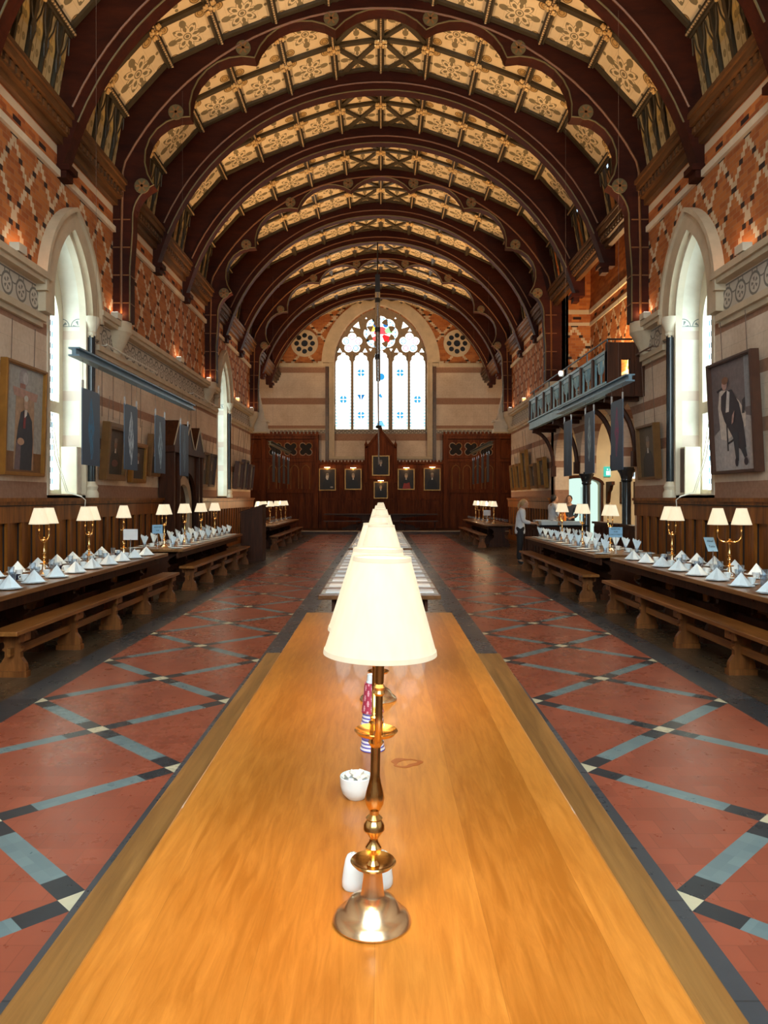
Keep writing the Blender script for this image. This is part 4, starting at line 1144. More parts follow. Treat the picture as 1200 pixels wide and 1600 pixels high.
painting('brown-framed dark portrait tilted from the left wall between two banners', (-5.28, 14.68, 2.0), 1.10, 1.10, FL, 'frame_brown', .12, bust((.03,.025,.02), (.22,.12,.08), extra=[(ell(.5,.25,.2,.08), (.14,.05,.04))]), (.07,.05,.04), .14, .07, .5)
painting('gilt-framed dark portrait half hidden by the white figure banner', (-5.28, 16.2, 1.98), .95, .85, FL, 'frame_gold', .09, bust((.02,.01,.01), (.16,.08,.05)), (.04,.02,.015), .09, .05, .5)
painting('olive-framed picture on the left wall just before the porch', (-5.28, 17.25, 2.15), .75, .95, FL, 'frame_brown', .08, bust(), (.06,.04,.03), .12, .08, .4)
lab = ['brown framed picture leaning out just beyond the porch', 'dark framed picture second beyond the porch']
for i, y in enumerate((22.1, 23.0)): painting(lab[i], (-5.28, y, 2.0), .8, 1.0, FL, ['frame_brown', 'frame_dark'][i], .07, bust(), (.10,.07,.05), .12, .09, .5)
for i, y in enumerate((27.3, 28.5, 29.8)):
    painting('dark framed portrait on the far left wall, %s of three' % ['nearest', 'middle', 'farthest'][i], (-5.28, y, 1.98), .85, 1.0+.12*(i == 1), FL, 'frame_dark', .08, bust(), (.22,.19,.15), .14, .1, 1.2, 'dark portraits on the far left wall')
painting('dark portrait of a standing man in a thin gilt frame beside the gallery', (5.28, 14.65, 2.02), .98, 1.06, FR, 'frame_brown', .05, bust((.035,.025,.02), (.30,.18,.11)), (.10,.07,.04), .12, .05, 1.2)
for i, (y, z, w_, h) in enumerate(((24.2, 1.98, .95, .98), (25.6, 1.98, .8, .85), (27.0, 1.95, .9, 1.42), (28.3, 1.95, .8, 1.0), (29.5, 1.95, .8, 1.0))):
    painting('gilt framed dark picture on the far right wall, %s from the servery' % ORD[i], (5.28, y, z), w_, h, FR, 'frame_gold' if i != 1 else 'frame_brown', .10, bust(), (.035,.02,.015), .12, .08, .7, 'pictures on the far right wall')
EP = [(-2.65, 2.02, .84, 1.10, 'far wall portrait of a white-bearded man, outer left', bust((.012,.01,.01), (.45,.36,.28), extra=[(ell(.48,.60,.09,.10), (.6,.55,.48)), (ell(.78,.12,.1,.04), (.4,.35,.3))])),
      (-1.37, 2.06, .84, 1.04, 'far wall portrait of a man with a white cravat, inner left', bust((.012,.01,.01), (.45,.30,.2))),
      (1.26, 2.06, .84, 1.04, 'far wall portrait of a figure in a red robe, inner right', bust((.012,.01,.01), (.5,.36,.25), extra=[([(.25,0),(.8,0),(.72,.34),(.5,.28),(.35,.3)], (.36,.035,.02))])),
      (2.55, 2.02, .84, 1.12, 'far wall portrait of a man in black, outer right', bust((.006,.004,.004), (.18,.11,.08))),
      (0, 1.62, .70, .84, 'small far wall portrait of an old man, lowest in the centre', bust((.012,.01,.01), (.45,.32,.22)))]
for x, z, w_, h, l_, s_ in EP:
    t = painting(l_, (x, YE-.47 if x else YE-.66, z), w_, h, 0, 'frame_gold', .05, s_, (.025,.015,.01), .05, .02)
    pl_ = thing('picture_light', 'small brass picture light above the '+l_.replace('far wall ', ''), 'lamp', (x, (YE-.47 if x else YE-.66), z+h+.02), 0, 'picture lights')
    b = MB(); b.tube([(-.16, -.16, .05), (.16, -.16, .05)], .025, 8); b.build('shade', 'brass', pl_)
    b = MB(); b.tube([(0, 0, .02), (0, -.10, .09), (0, -.16, .05)], .01, 6); b.build('arm', 'brass', pl_)
    b = MB(); b.tube([(-.14, -.16, .022), (.14, -.16, .022)], .012, 6); b.build('bulb', 'lamp_white', pl_)
    l = light('picture_light_glow', 'POINT', (x, (YE-.65 if x else YE-.84), z+h+.0), 2.2, (1, .6, .22), .03)
t = painting('large central portrait with a gilt surround under the carved gable', (0, YE-.66, 2.75), .86, 1.0, 0, 'frame_gold', .05, bust((.02,.015,.02), (.42,.3,.22)), (.03,.02,.012), .05, .02)

# ------------------------------------------------------------------ picture rails, cables, floodlights, sill boxes
for s, y0, y1, l_ in ((-1, 14.1, 17.3, 'thin white picture-lighting rail high on the left wall, nearer one'), (-1, 20.6, 23.7, 'thin white picture-lighting rail high on the left wall, farther one'), (1, 14.2, 15.2, 'short dark picture rail high on the right wall beside the gallery')):
    b = MB(); b.tube([(s*5.12, y0, 4.52), (s*5.12, y1, 4.52)], .018, 6)
    for y in (y0+.1, (y0+y1)/2, y1-.1): b.tube([(s*5.12, y, 4.52), (s*5.28, y, 4.52)], .012, 5)
    tag(b.build('picture_rail', 'cord' if s < 0 else 'wire'), l_, 'rail')
for i, y in enumerate((9.3, 9.75, 14.3, 14.9, 16.0, 16.6, 21.0, 21.6, 27.0, 29.0)):
    b = MB(); b.tube([(0, 0, 4.3), (0, 0, 3.2)], .007, 4); tag(b.build('picture_wire', 'wire', loc=(-5.28, y, 0)), 'thin dark vertical picture wire on the left stone wall, %s from the near end' % ORD[i], 'wire', 'picture wires on the left wall')
FLD = [(10.75, 0), (14.75, 0), (19.4, 0), (22.75, 0), (27.3, 0), (30.2, 0)]
for s in (-1, 1):
    for i, (y, _) in enumerate(FLD):
        if s > 0 and 15.5 < y < 23: continue
        t = thing('floodlight', 'small %s ledge floodlight, %s from the near end' % ('left' if s < 0 else 'right', ORD[i if (s < 0 or i < 2) else i-2]), 'floodlight', (s*5.16, y, 5.12), 0, 'floodlights on the stone ledges')
        b = MB(); b.box(-.07, .07, -.12, .12, .02, .14); b.build('housing', 'stone_pale', t, smooth=False)
        b = MB(); b.box(-.055, .055, -.10, .10, .141, .146); b.build('lens', 'lamp_white', t, smooth=False)
        b = MB(); b.box(-.02, .02, -.02, .02, 0, .02); b.build('foot', 'black', t, smooth=False)
for s, l_ in ((-1, 'left'), (1, 'right')):
    t = thing('column_speaker', 'tall pale box speaker standing in the near %s window recess' % l_, 'speaker', (s*5.50, 13.42, 1.72))
    b = MB(); b.box(-.14, .14, -.10, .10, 0, .84); b.build('cabinet', 'stone_pale', t, smooth=False, bevel=.01)
    b = MB(); b.box(-.145*s, -.14*s, -.085, .085, .03, .81); b.build('grille', 'frame_dark' if s > 0 else 'cord', t, smooth=False)
    b = MB(); y = 12.95
    b.tube([(s*5.68, y, 3.2), (s*5.60, y+.02, 2.4), (s*5.42, y+.05, 1.75), (s*5.16, y+.05, 1.68), (s*5.08, y+.04, 1.62), (s*5.10, y+.05, 1.40)], .009, 5)
    b.tube([(s*5.68, y+.08, 3.1), (s*5.55, y+.10, 2.2), (s*5.40, y+.08, 1.76), (s*5.14, y+.05, 1.68)], .008, 5)
    tag(b.build('window_cord', 'cord'), 'loose white cord hanging from the near %s window over the panelling' % l_, 'cord')

# ------------------------------------------------------------------ oak porch on the left
t = thing('oak_porch', 'dark oak porch with pointed doorway and three little gables, left wall', 'porch', (0, 0, 0))
Xp = -4.98
b = MB()
out = [(17.95, 0), (17.95, 2.75), (20.85, 2.75), (20.85, 0), (20.4, 0)]+list(reversed(pointed(19.45, .95, 1.45, .85, 10)))+[(18.5, 0)]
b.plate(out, YZ(Xp), 0, -.08); b.build('front_panel', 'dark_wood', t, smooth=False)
for y in (17.95, 18.45, 20.38, 20.78):
    b = MB(); b.box(Xp, Xp+.07, y, y+.09, 0, 2.75); b.build('post', 'dark_wood', t, smooth=False)
b = MB(); b.box(Xp-.3, Xp+.10, 17.88, 20.92, 2.75, 2.90); b.box(Xp-.3, Xp-.08, 17.95, 18.03, 0, 2.75); b.box(Xp-.3, Xp-.08, 20.77, 20.85, 0, 2.75); b.build('beam', 'dark_wood', t, smooth=False)
for k in range(3):
    yc = 18.4+1.05*k; b = MB(); b.plate([(yc-.5, 2.9), (yc+.5, 2.9), (yc, 3.55)], YZ(Xp), .06, -.3); b.build('gable', 'dark_wood', t, smooth=False)
    b = MB(); b.tube([(Xp+.07, yc-.46, 2.92), (Xp+.07, yc, 3.5), (Xp+.07, yc+.46, 2.92)], .015, 5); b.build('barge_board', 'stone', t)
b = MB(); o = pointed(19.45, .85, 1.45, .76, 10, low=0); i_ = pointed(19.45, .62, 1.40, .6, 10, low=0); b.plate(o+list(reversed(i_)), YZ(Xp-.1), 0, -.1); b.build('stone_arch', 'stone', t, smooth=False)
b = MB(); b.plate(pointed(19.45, .64, 1.40, .62, 10, low=0.02), YZ(Xp-.2), 0, -.05); b.build('door_leaf', 'dark_wood', t, smooth=False)

# dark sloping-topped screen at the end of the left benches
t = thing('wooden_screen', 'dark tall wooden end screen with sloping top beyond the second left bench', 'screen', (-3.34, 19.95, 0))
b = MB(); b.plate([(-.30, 0), (.26, 0), (.26, 1.45), (-.30, 1.27)], lambda u, v, tt: (u, tt, v), -.30, .30); b.build('body', 'dark_wood', t, smooth=False)
b = MB(); b.bar((-.33, 0, 1.28), (.29, 0, 1.475), .64, .03); b.build('capping', 'dark_wood', t, smooth=False)

# hanging rod in front of the great window
t = thing('hanging_pole', 'slim pale pole hanging from the roof in front of the great window', 'hanging pole', (-.12, 28.1, 0))
b = MB(); b.tube([(0, 0, 11.2), (0, 0, 9.9)], .025, 6); b.build('rod', 'black', t)
b = MB(); b.box(-.09, .09, -.09, .09, 9.3, 9.95); b.build('coupling', 'black', t, smooth=False)
b = MB(); b.tube([(0, 0, 9.3), (0.02, 0, 6.0)], [.10, .085], 12); b.build('tube', 'steel', t)
for z in (9.0, 7.9, 6.9): 
    b = MB(); b.tube([(0, 0, z-.09), (0, 0, z+.09)], .103, 12); b.build('collar', 'black', t)
b = MB(); b.tube([(.02, 0, 6.0), (.05, 0, 2.9)], .03, 6); b.build('lower_rod', 'steel', t)
b = MB(); b.sphere((.03, 0, 4.3), .09, 8, (1.3, 1, .8)); b.build('sensor', 'black', t)

# ------------------------------------------------------------------ tables and benches
def scroll(w_top, w_waist, w_low, z0, z1):
    """hourglass trestle outline, half profile mirrored"""
    H = z1-z0; r = [(w_top, 1.0), (w_top, .93), (w_top*.80, .88), (w_waist*1.15, .76), (w_waist, .66), (w_waist*1.05, .60), (w_waist*1.28, .58), (w_waist*1.28, .54), (w_waist*.98, .50), (w_waist, .36), (w_low*.92, .20), (w_low, .10), (w_low, 0)]
    return [(-a/2, z0+H*c) for a, c in r]+[(a/2, z0+H*c) for a, c in reversed(r)]
def table(name, label, x, y0, y1, width, top, leg, n, group=None, rz=0, apron=True):
    L = y1-y0; t = thing(name, label, 'table', (x, (y0+y1)/2, 0), rz, group)
    b = MB(); b.box(-width/2, width/2, -L/2, L/2, .70, .75); b.build('tabletop', top, t, smooth=False, bevel=.008)
    for k in range(n):
        y = -L/2+.30+(L-.6)*k/(n-1)
        b = MB(); b.plate(scroll(width*.80, width*.34, width*.60, .09, .70), lambda u, v, tt: (u, y+tt, v), -.035, .035)
        b.box(-width*.34, width*.34, y-.055, y+.055, 0.0, .09); b.build('leg', leg, t, smooth=False)
    if apron:
        b = MB(); b.box(-.03, .03, -L/2+.3, L/2-.3, .26, .36); b.build('stretcher', leg, t, smooth=False)
        for s in (-1, 1):
            b = MB(); b.box(s*(width/2-.12), s*(width/2-.15), -L/2+.08, L/2-.08, .58, .70); b.build('apron', leg, t, smooth=False)
    return t
def bench(label, x, y0, y1, width, top, leg, n, group=None, rz=0):
    L = y1-y0; t = thing('bench', label, 'bench', (x, (y0+y1)/2, 0), rz, group)
    b = MB(); b.box(-width/2, width/2, -L/2, L/2, .408, .45); b.build('seat', top, t, smooth=False, bevel=.006)
    ys = [-L/2+.22+(L-.44)*k/(n-1) for k in range(n)]
    for y in ys:
        b = MB(); b.plate(scroll(width*.86, width*.55, width*.92, .055, .41), lambda u, v, tt: (u, y+tt, v), -.028, .028)
        b.box(-width*.50, width*.50, y-.045, y+.045, 0, .055)
        b.box(-.012-width*.36, .012-width*.36, y-.10, y+.10, .33, .41); b.box(-.012+width*.36, .012+width*.36, y-.10, y+.10, .33, .41)
        b.build('leg', leg, t, smooth=False)
    b = MB(); b.box(-.016, .016, -L/2+.12, L/2-.12, .20, .275); b.build('stretcher', top, t, smooth=False)
    return t
# centre row
ct = table('dining_table', 'long bare golden oak table in the foreground', -.012, .65, 5.97, 1.15, 'table_wood', 'bench_leg', 3)
# coffee stain on its top
b = MB(); pts_o = []; pts_i = []
for i in range(28):
    a = 2*PI*i/28; rr = 1+.14*math.sin(3*a+1)+.06*math.sin(7*a)
    pts_o.append((.098+.052*rr*math.cos(a), 2.58-(ct.location.y)+.045*rr*math.sin(a))); q = .58+.2*math.sin(2*a)
    pts_i.append((.098+.052*rr*q*math.cos(a), 2.58-(ct.location.y)+.045*rr*q*math.sin(a)))
b.plate(pts_o, lambda u, v, tt: (u, v, .7502+tt), 0, .0004, [pts_i]); M['stain'] = plain('coffee stain', (.36, .085, .004), .32, spec=.3)
b.build('coffee_stain', 'stain', ct, smooth=False)
bench('golden oak bench along the left side of the foreground table', -.755, 1.2, 5.88, .27, 'bench_wood', 'bench_leg', 4, rz=0)
bench('golden oak bench along the right side of the foreground table', .745, 1.2, 5.86, .27, 'bench_wood', 'bench_leg', 4, rz=-.018)
M['set_table'] = wood('dark table oak', (.11, .04, .012), (.26, .11, .035), .3, 1, 26, 0, .05)
table('dining_table', 'second table of the centre row, laid with place mats', -.01, 7.07, 13.1, 1.15, 'set_table', 'dark_wood', 4)
table('dining_table', 'third table of the centre row, laid with place mats', -.01, 13.6, 20.2, 1.15, 'set_table', 'dark_wood', 4)
EDGE = 4.03
TB = [(-1, 6.55, 12.4, 'near left table laid with napkin pyramids'), (-1, 13.35, 19.1, 'second left table laid with fanned napkins'), (-1, 24.6, 32.2, 'far left table crowded with glasses'),
      (1, 5.75, 11.5, 'near right table laid with napkin pyramids'), (1, 12.0, 17.75, 'second right table laid with fanned napkins, reserved sign'), (1, 25.4, 32.2, 'far right table crowded with glasses')]
M['side_table'] = wood('side table oak', (.12, .048, .014), (.34, .155, .05), .3, 1, 26, 0, .05)
for s, y0, y1, l_ in TB:
    X = EDGE if not (s > 0 and y0 == 12.0) else 3.93
    table('dining_table', l_, s*X, y0, y1, 1.08, 'side_table', 'dark_wood', 5, 'long dining tables along the walls')
BN = [(-1, 3.40, 6.78, 12.26, 'aisle bench of the near left table'), (-1, 3.42, 13.3, 19.0, 'aisle bench of the second left table'), (-1, 3.38, 23.8, 31.6, 'aisle bench of the far left table'),
      (1, 3.38, 5.6, 11.1, 'aisle bench of the near right table'), (1, 3.30, 11.85, 17.3, 'aisle bench of the second right table'), (1, 3.38, 25.0, 31.6, 'aisle bench of the far right table'),
      (-1, 4.80, 6.78, 12.26, 'wall-side bench behind the near left table'), (-1, 4.76, 13.3, 17.7, 'wall-side bench behind the second left table'), (1, 4.80, 5.6, 11.1, 'wall-side bench behind the near right table'), (1, 4.74, 11.85, 17.3, 'wall-side bench behind the second right table')]
for s, X, y0, y1, l_ in BN: bench('dark oak trestle '+l_, s*(X-.0), y0, y1, .27, 'bench_dark', 'bench_leg', 5, 'trestle benches along the walls')
# high table on the dais
t = table('high_table', 'long dark high table on the dais below the portraits', 0, 35.6, 36.4, 5.4, 'dark_wood_y', 'dark_wood', 2, apron=False)
t.location.z = .15
for i, x in enumerate((-1.8, 0, 1.8)):
    t = thing('bench', 'dark bench on the dais before the high table, %s of three' % ['left', 'middle', 'right'][i], 'bench', (x, 34.95, .15), 0, 'dais benches')
    b = MB(); b.box(-.85, .85, -.14, .14, .41, .45); b.build('seat', 'dark_wood_y', t, smooth=False)
    for sx in (-.7, .7):
        b = MB(); b.plate(scroll(.24, .15, .25, 0, .41), lambda u, v, tt: (sx+tt, u, v), -.025, .025); b.build('leg', 'dark_wood', t, smooth=False)
# servery counter
t = thing('serving_counter', 'dark serving counter with trays behind the second right table', 'counter', (4.62, 20.3, 0))
b = MB(); b.box(-.55, .55, -1.3, 1.3, 0, .93)
for k in range(7): b.box(-.575, -.55, -1.28+.4*k, -1.22+.4*k, .05, .88)
b.box(-.575, -.55, -1.3, 1.3, .80, .88); b.build('body', 'dark_wood', t, smooth=False)
b = MB(); b.box(-.62, .6, -1.36, 1.36, .93, .97); b.build('worktop', 'black_stone', t, smooth=False)
for i, (x, y, w_) in enumerate(((4.3, 19.4, .2), (4.86, 19.3, .24), (4.35, 20.45, .18))):
    t = thing('serving_tray', 'white serving tray on the dark counter, %s' % ['nearest the woman', 'nearest the tables', 'farthest back'][i], 'tray', (x, y, .97), 0, 'trays on the counter')
    b = MB(); b.plate([(-w_, -.16), (w_, -.16), (w_, .16), (-w_, .16)], lambda u, v, tt: (u*(1+tt), v*(1+tt), tt), 0, .09, [[(-w_+.03, -.13), (w_-.03, -.13), (w_-.03, .13), (-w_+.03, .13)]]); b.box(-w_+.02, w_-.02, -.14, .14, .005, .02); b.build('tray_body', 'white', t, smooth=False)
for k in range(7):
    b = MB(); b.sphere((0, 0, 0), .055, 10, (1.3, 1, .7)); tag(b.build('bread_roll', 'bench_wood', loc=(4.28+.15*math.cos(k*.9), 19.92+.17*math.sin(k*.9), 1.012)), 'brown bread roll on the counter in front of the woman', 'bread roll', 'bread rolls on the counter')
t = thing('juice_jug', 'glass jug of orange juice by the kitchen doorway', 'jug', (5.05, 21.0, .97))
b = MB(); b.lathe([(.07, 0), (.10, .03), (.11, .16), (.08, .26), (.09, .30)], 14); b.build('jug_body', 'orange', t)
b = MB(); b.tube([(.09, 0, .26), (.16, 0, .22), (.16, 0, .12), (.10, 0, .07)], .012, 6); b.build('handle', 'glass', t)

# ------------------------------------------------------------------ brass two-light lamps
def arm_pts(s, sp=.13):
    pts = [(0, s*.01, .405), (0, s*.05, .398), (0, s*.095, .412), (0, s*(sp-.004), .455), (0, s*sp, .50), (0, s*sp, .60)]
    P = [Vector(p) for p in pts]; out = []
    for i in range(len(P)-1):
        p0 = P[max(i-1, 0)]; p1 = P[i]; p2 = P[i+1]; p3 = P[min(i+2, len(P)-1)]
        for k in range(5):
            q = k/5; out.append(.5*((2*p1)+(-p0+p2)*q+(2*p0-5*p1+4*p2-p3)*q*q+(-p0+3*p1-3*p2+p3)*q**3))
    return out+[P[-1]]
BASEP = [(.0, 0), (.082, 0), (.084, .004), (.080, .012), (.072, .019), (.064, .024), (.060, .030), (.050, .044), (.038, .052), (.026, .057), (.024, .062), (.021, .09), (.018, .115), (.022, .118), (.0, .118)]
DISH = [(0, .114), (.02, .115), (.042, .120), (.049, .128), (.047, .130), (.038, .124), (.02, .120), (0, .120)]
STEMP = [(.0, .116), (.010, .117), (.014, .122), (.008, .130), (.008, .138), (.016, .150), (.017, .158), (.010, .170), (.009, .176), (.014, .184), (.023, .196), (.022, .206), (.015, .216), (.018, .220), (.010, .228), (.010, .236), (.013, .238), (.019, .250), (.021, .262), (.018, .278), (.013, .296), (.0105, .31), (.0105, .372), (.012, .374), (.017, .382), (.012, .390), (.009, .396), (0, .398)]
PAN = [(0, .392), (.02, .394), (.040, .399), (.0465, .407), (.045, .409), (.034, .403), (.02, .399), (0, .398)]
CUP = [(.0, .398), (.014, .40), (.016, .425), (.012, .428), (.014, .436), (.0, .442)]
def make_lamp(label, bright):
    t = thing('table_lamp', label, 'lamp')
    b = MB(); b.lathe(BASEP, 40, cap=False); b.build('base', 'brass_pale', t)
    b = MB(); b.lathe(DISH, 32, cap=False); b.build('drip_pan', 'brass', t)
    b = MB(); b.lathe(STEMP, 24, cap=False); b.build('stem', 'brass', t)
    b = MB(); b.lathe(PAN, 32, cap=False); b.build('upper_pan', 'brass', t)
    b = MB(); b.lathe(CUP, 20, cap=False); b.build('finial', 'brass', t)
    for s in (-1, 1):
        b = MB(); b.tube(arm_pts(s), .0075, 10); b.lathe([(.008, .515), (.012, .520), (.010, .526), (.012, .532), (.008, .538)], 14, (0, s*.13, 0)); b.lathe([(.0085, .54), (.0085, .66), (.012, .67), (.012, .70)], 14, (0, s*.13, 0))
        a = b.build('arm', 'brass', t)
    for s in (-1, 1):
        b = MB(); c = (0, s*.13, 0); b.lathe([(.110, .598), (.1105, .602), (.057, .782), (.056, .786)], 48, c, cap=False); b.mat(1); b.lathe([(.054, .784), (.108, .600)], 48, c, cap=False)
        sh = b.build('lampshade', ['shade', 'shade_in'], t, fix=False)
        b = MB(); b.lathe([(.1095, .597), (.1118, .598), (.1105, .607), (.1085, .606)], 48, c, cap=False); b.build('binding', 'binding', sh); b = MB(); b.lathe([(.0565, .779), (.0585, .780), (.0572, .788), (.0548, .787)], 48, c, cap=False); b.build('binding', 'binding', sh)
        b = MB(); b.sphere((0, s*.13, .715), .022, 10, (1, 1, 1.3)); b.build('bulb', 'bulb', sh)
    return t
LAMPS = []
cy = [1.613, 3.39, 5.0, 7.9, 9.9, 12.0, 14.6, 16.9, 19.3]
clab = ['large two-light brass table lamp closest to the viewer', 'brass lamp behind the paper cup stack on the foreground table', 'brass lamp at the far end of the foreground table',
        'brass lamp at the near end of the second centre table', 'brass lamp in the middle of the second centre table', 'brass lamp at the far end of the second centre table',
        'brass lamp at the near end of the third centre table', 'brass lamp in the middle of the third centre table', 'brass lamp at the far end of the third centre table']
lamp0 = make_lamp(clab[0], 1); lamp0.location = (-.019, cy[0], .752); lamp0.rotation_euler = (0, .022, .035); lamp0['group'] = 'two-light brass table lamps'
cx_ = [-.019, -.011, .0, -.01, .0, -.015, 0, -.01, 0]
allL = [(cx_[0], cy[0], 0)]
for i in range(1, 9):
    dup(lamp0, (cx_[i], cy[i], .75), 0, clab[i]).rotation_euler = (0, 0, (.10, -.06, .14, .02, -.1, .08, .05, -.12)[i-1]); allL.append((cx_[i], cy[i], 0))
side = [(-4.0, 8.97, 0, 'brass lamp on the near left table, nearest'), (-4.0, 10.35, 0, 'brass lamp on the near left table, middle'), (-4.0, 11.75, .35, 'brass lamp on the near left table beside the blank card'),
        (-4.0, 13.95, 0, 'brass lamp on the second left table, nearest, behind the blue sign'), (-4.0, 15.4, 0, 'brass lamp on the second left table, second nearest'), (-4.0, 16.8, 0, 'brass lamp on the second left table, third nearest'), (-4.0, 18.2, 0, 'brass lamp on the second left table, farthest'),
        (4.0, 8.66, 1.45, 'brass lamp on the near right table with its two shades spread wide'), (4.0, 10.37, 0, 'brass lamp on the near right table with overlapping shades'),
        (3.95, 13.0, 0, 'brass lamp behind the reserved sign on the second right table'), (3.95, 14.8, .1, 'brass lamp in the middle of the second right table'), (3.95, 16.45, 0, 'brass lamp at the far end of the second right table'),
        (-4.0, 24.9, .6, 'brass lamp on the far left table, nearest'), (-4.0, 25.9, 0, 'brass lamp on the far left table, second nearest'), (-4.0, 27.3, .4, 'brass lamp on the far left table, third nearest'), (-4.0, 28.9, 0, 'brass lamp on the far left table, fourth nearest'), (-4.0, 30.3, .5, 'brass lamp on the far left table, fifth nearest'), (-4.0, 31.7, 0, 'brass lamp on the far left table, farthest'),
        (4.0, 26.7, 0, 'brass lamp on the far right table, nearest'), (4.0, 28.2, .5, 'brass lamp on the far right table, second nearest'), (4.0, 29.5, 0, 'brass lamp on the far right table, third nearest'), (4.0, 30.7, .5, 'brass lamp on the far right table, fourth nearest'), (4.0, 31.8, 0, 'brass lamp on the far right table, farthest')]
for x, y, rz, l_ in side: dup(lamp0, (x, y, .75), rz, l_).rotation_euler = (0, 0, rz); allL.append((x, y, rz))
# each lamp's own light
for i, (x, y, rz) in enumerate(allL):
    if y < 22:
        for s in (-1, 1):
            light('lamp_bulb_light', 'POINT', (x-s*.13*math.sin(rz), y+s*.13*math.cos(rz), .75+.69), BULB, (1, .66, .34), .03)
    else: light('lamp_bulb_light', 'POINT', (x, y, .75+.69), BULB*2, (1, .66, .34), .03)

# ------------------------------------------------------------------ things on the foreground table
def cup_stack():
    m = Mat('striped paper cup'); x, y, z = m.coord(); st = ((z/.0125).fr() < .42)
    m.set(m.mix(st, (.82, .78, .80), (.13, .10, .42)), .55); M['cup_stripe'] = m.m
    m = Mat('red patterned paper cup'); x, y, z = m.coord(); th = y.m('ARCTAN2', x)
    u = (th*2.2); du = u.fr()-.5; vz = z/.036+(u.floor()*.5).fr(); dv = vz.fr()-.5
    d = (du*du+dv*dv).m('SQRT'); a = dv.m('ARCTAN2', du)
    m.set(m.mix((d < .30)*((a*3).cos().abs() > .4), (.42, .035, .075), (.80, .45, .50)), .55); M['cup_red'] = m.m
    x0, y0 = (582-595)/1180*2.69, 2.72
    specs = [('cup_stripe', 'blue and white striped paper cup, bottom of the upturned stack'), ('cup_stripe', 'blue and white striped paper cup, second in the upturned stack'), ('cup_stripe', 'blue and white striped paper cup, third in the upturned stack'),
             ('cup_red', 'red patterned paper cup, topmost full one of the upturned stack'), ('white', 'small white paper pot perched on top of the cup stack')]
    z = .75
    for i, (mt, l_) in enumerate(specs):
        b = MB(); k = 1-.035*i
        r0, r1 = .043*k, .032*k; h = .105
        if i == 4: r0, r1, h = .021, .019, .03
        b.lathe([(r0-.001, 0), (r0+.002, .001), (r0+.002, .005), (r0, .006), (r1, h), (r1-.003, h), (0.0001, h-.004)], 28, cap=False)
        tag(b.build('paper_cup', mt, loc=(x0, y0, z)), l_, 'cup', 'stack of upturned paper cups'); z += [.045, .045, .045, .105, 0][i]
cup_stack()
sx, sy = (556-595)/1180*2.26, 2.28
t = thing('sugar_bowl', 'small white china bowl of sugar cubes beside the front lamp', 'bowl', (sx, sy, .75))
b = MB(); b.lathe([(.0001, 0), (.026, 0), (.030, .004), (.042, .018), (.048, .040), (.049, .066), (.0475, .068), (.046, .064), (.045, .040), (.036, .018), (.0001, .010)], 36, cap=False); b.build('bowl_body', 'white', t)
rs = random.Random(3)
for i in range(12):
    b = MB(); b.box(-.0075, .0075, -.0075, .0075, -.006, .006)
    a = i*2.4; r = .010+.0068*math.sqrt(i)*1.2; z = .060 if i > 5 else .070
    tag(b.build('sugar_cube', 'sugar', loc=(sx+r*math.cos(a), sy+r*math.sin(a), .75+z), rot=(rs.random(), rs.random(), rs.random()*3), smooth=False, bevel=.001), 'small white sugar cube heaped in the white china bowl', 'sugar cube', 'sugar cubes in the bowl')
for i, (px, l_) in enumerate(((551.5, 'white china shaker to the left behind the front lamp'), (597, 'white china shaker to the right, mostly hidden behind the front lamp'))):
    Y = 1.755+.01*i; t = thing('salt_shaker', l_, 'shaker', ((px-595)/1180*Y, Y, .75), 0, 'pair of white shakers')
    b = MB(); b.lathe([(.0001, 0), (.022, 0), (.0255, .006), (.0255, .018), (.022, .045), (.018, .066), (.013, .076), (.006, .0805), (.0001, .081)], 32, cap=False); b.build('body', 'white', t)
    for k in range(3):
        b = MB(); b.lathe([(.0012, 0), (.0012, .0006)], 6, (.005*math.cos(k*2.1), .005*math.sin(k*2.1), .0805)); b.build('pour_hole', 'black', t)

# place mats down the centre tables
M['placemat'] = plain('grey-white place mat', (.50, .47, .43), .7, var=.15, scale=20)
def matobj():
    t = thing('place_mat', 'x', 'place mat')
    b = MB(); b.box(-.17, .17, -.15, .15, 0, .004); b.build('mat', 'placemat', t, smooth=False)
    b = MB(); b.plate([(-.13, -.10), (.13, -.10), (.13, .10), (-.13, .10)], lambda u, v, tt: (u, v, .004+tt), 0, .010); b.build('folded_menu', 'paper', t, smooth=False, bevel=.003)
    return t
m0 = None
for ti, (y0, y1, nm) in enumerate(((7.07, 13.1, 'second'), (13.6, 20.2, 'third'))):
    n = int((y1-y0)/.5)
    for s in (-1, 1):
        for k in range(n):
            y = y0+.2+.5*k; l_ = 'pale place mat on the %s centre table, %s side, %s from near' % (nm, 'left' if s < 0 else 'right', ORD[k])
            if m0 is None: m0 = matobj(); m0['label'] = l_; m0['group'] = 'place mats on the centre tables'; m0.location = (s*.385-.01, y, .75)
            else: dup(m0, (s*.385-.01, y, .75), 0, l_)

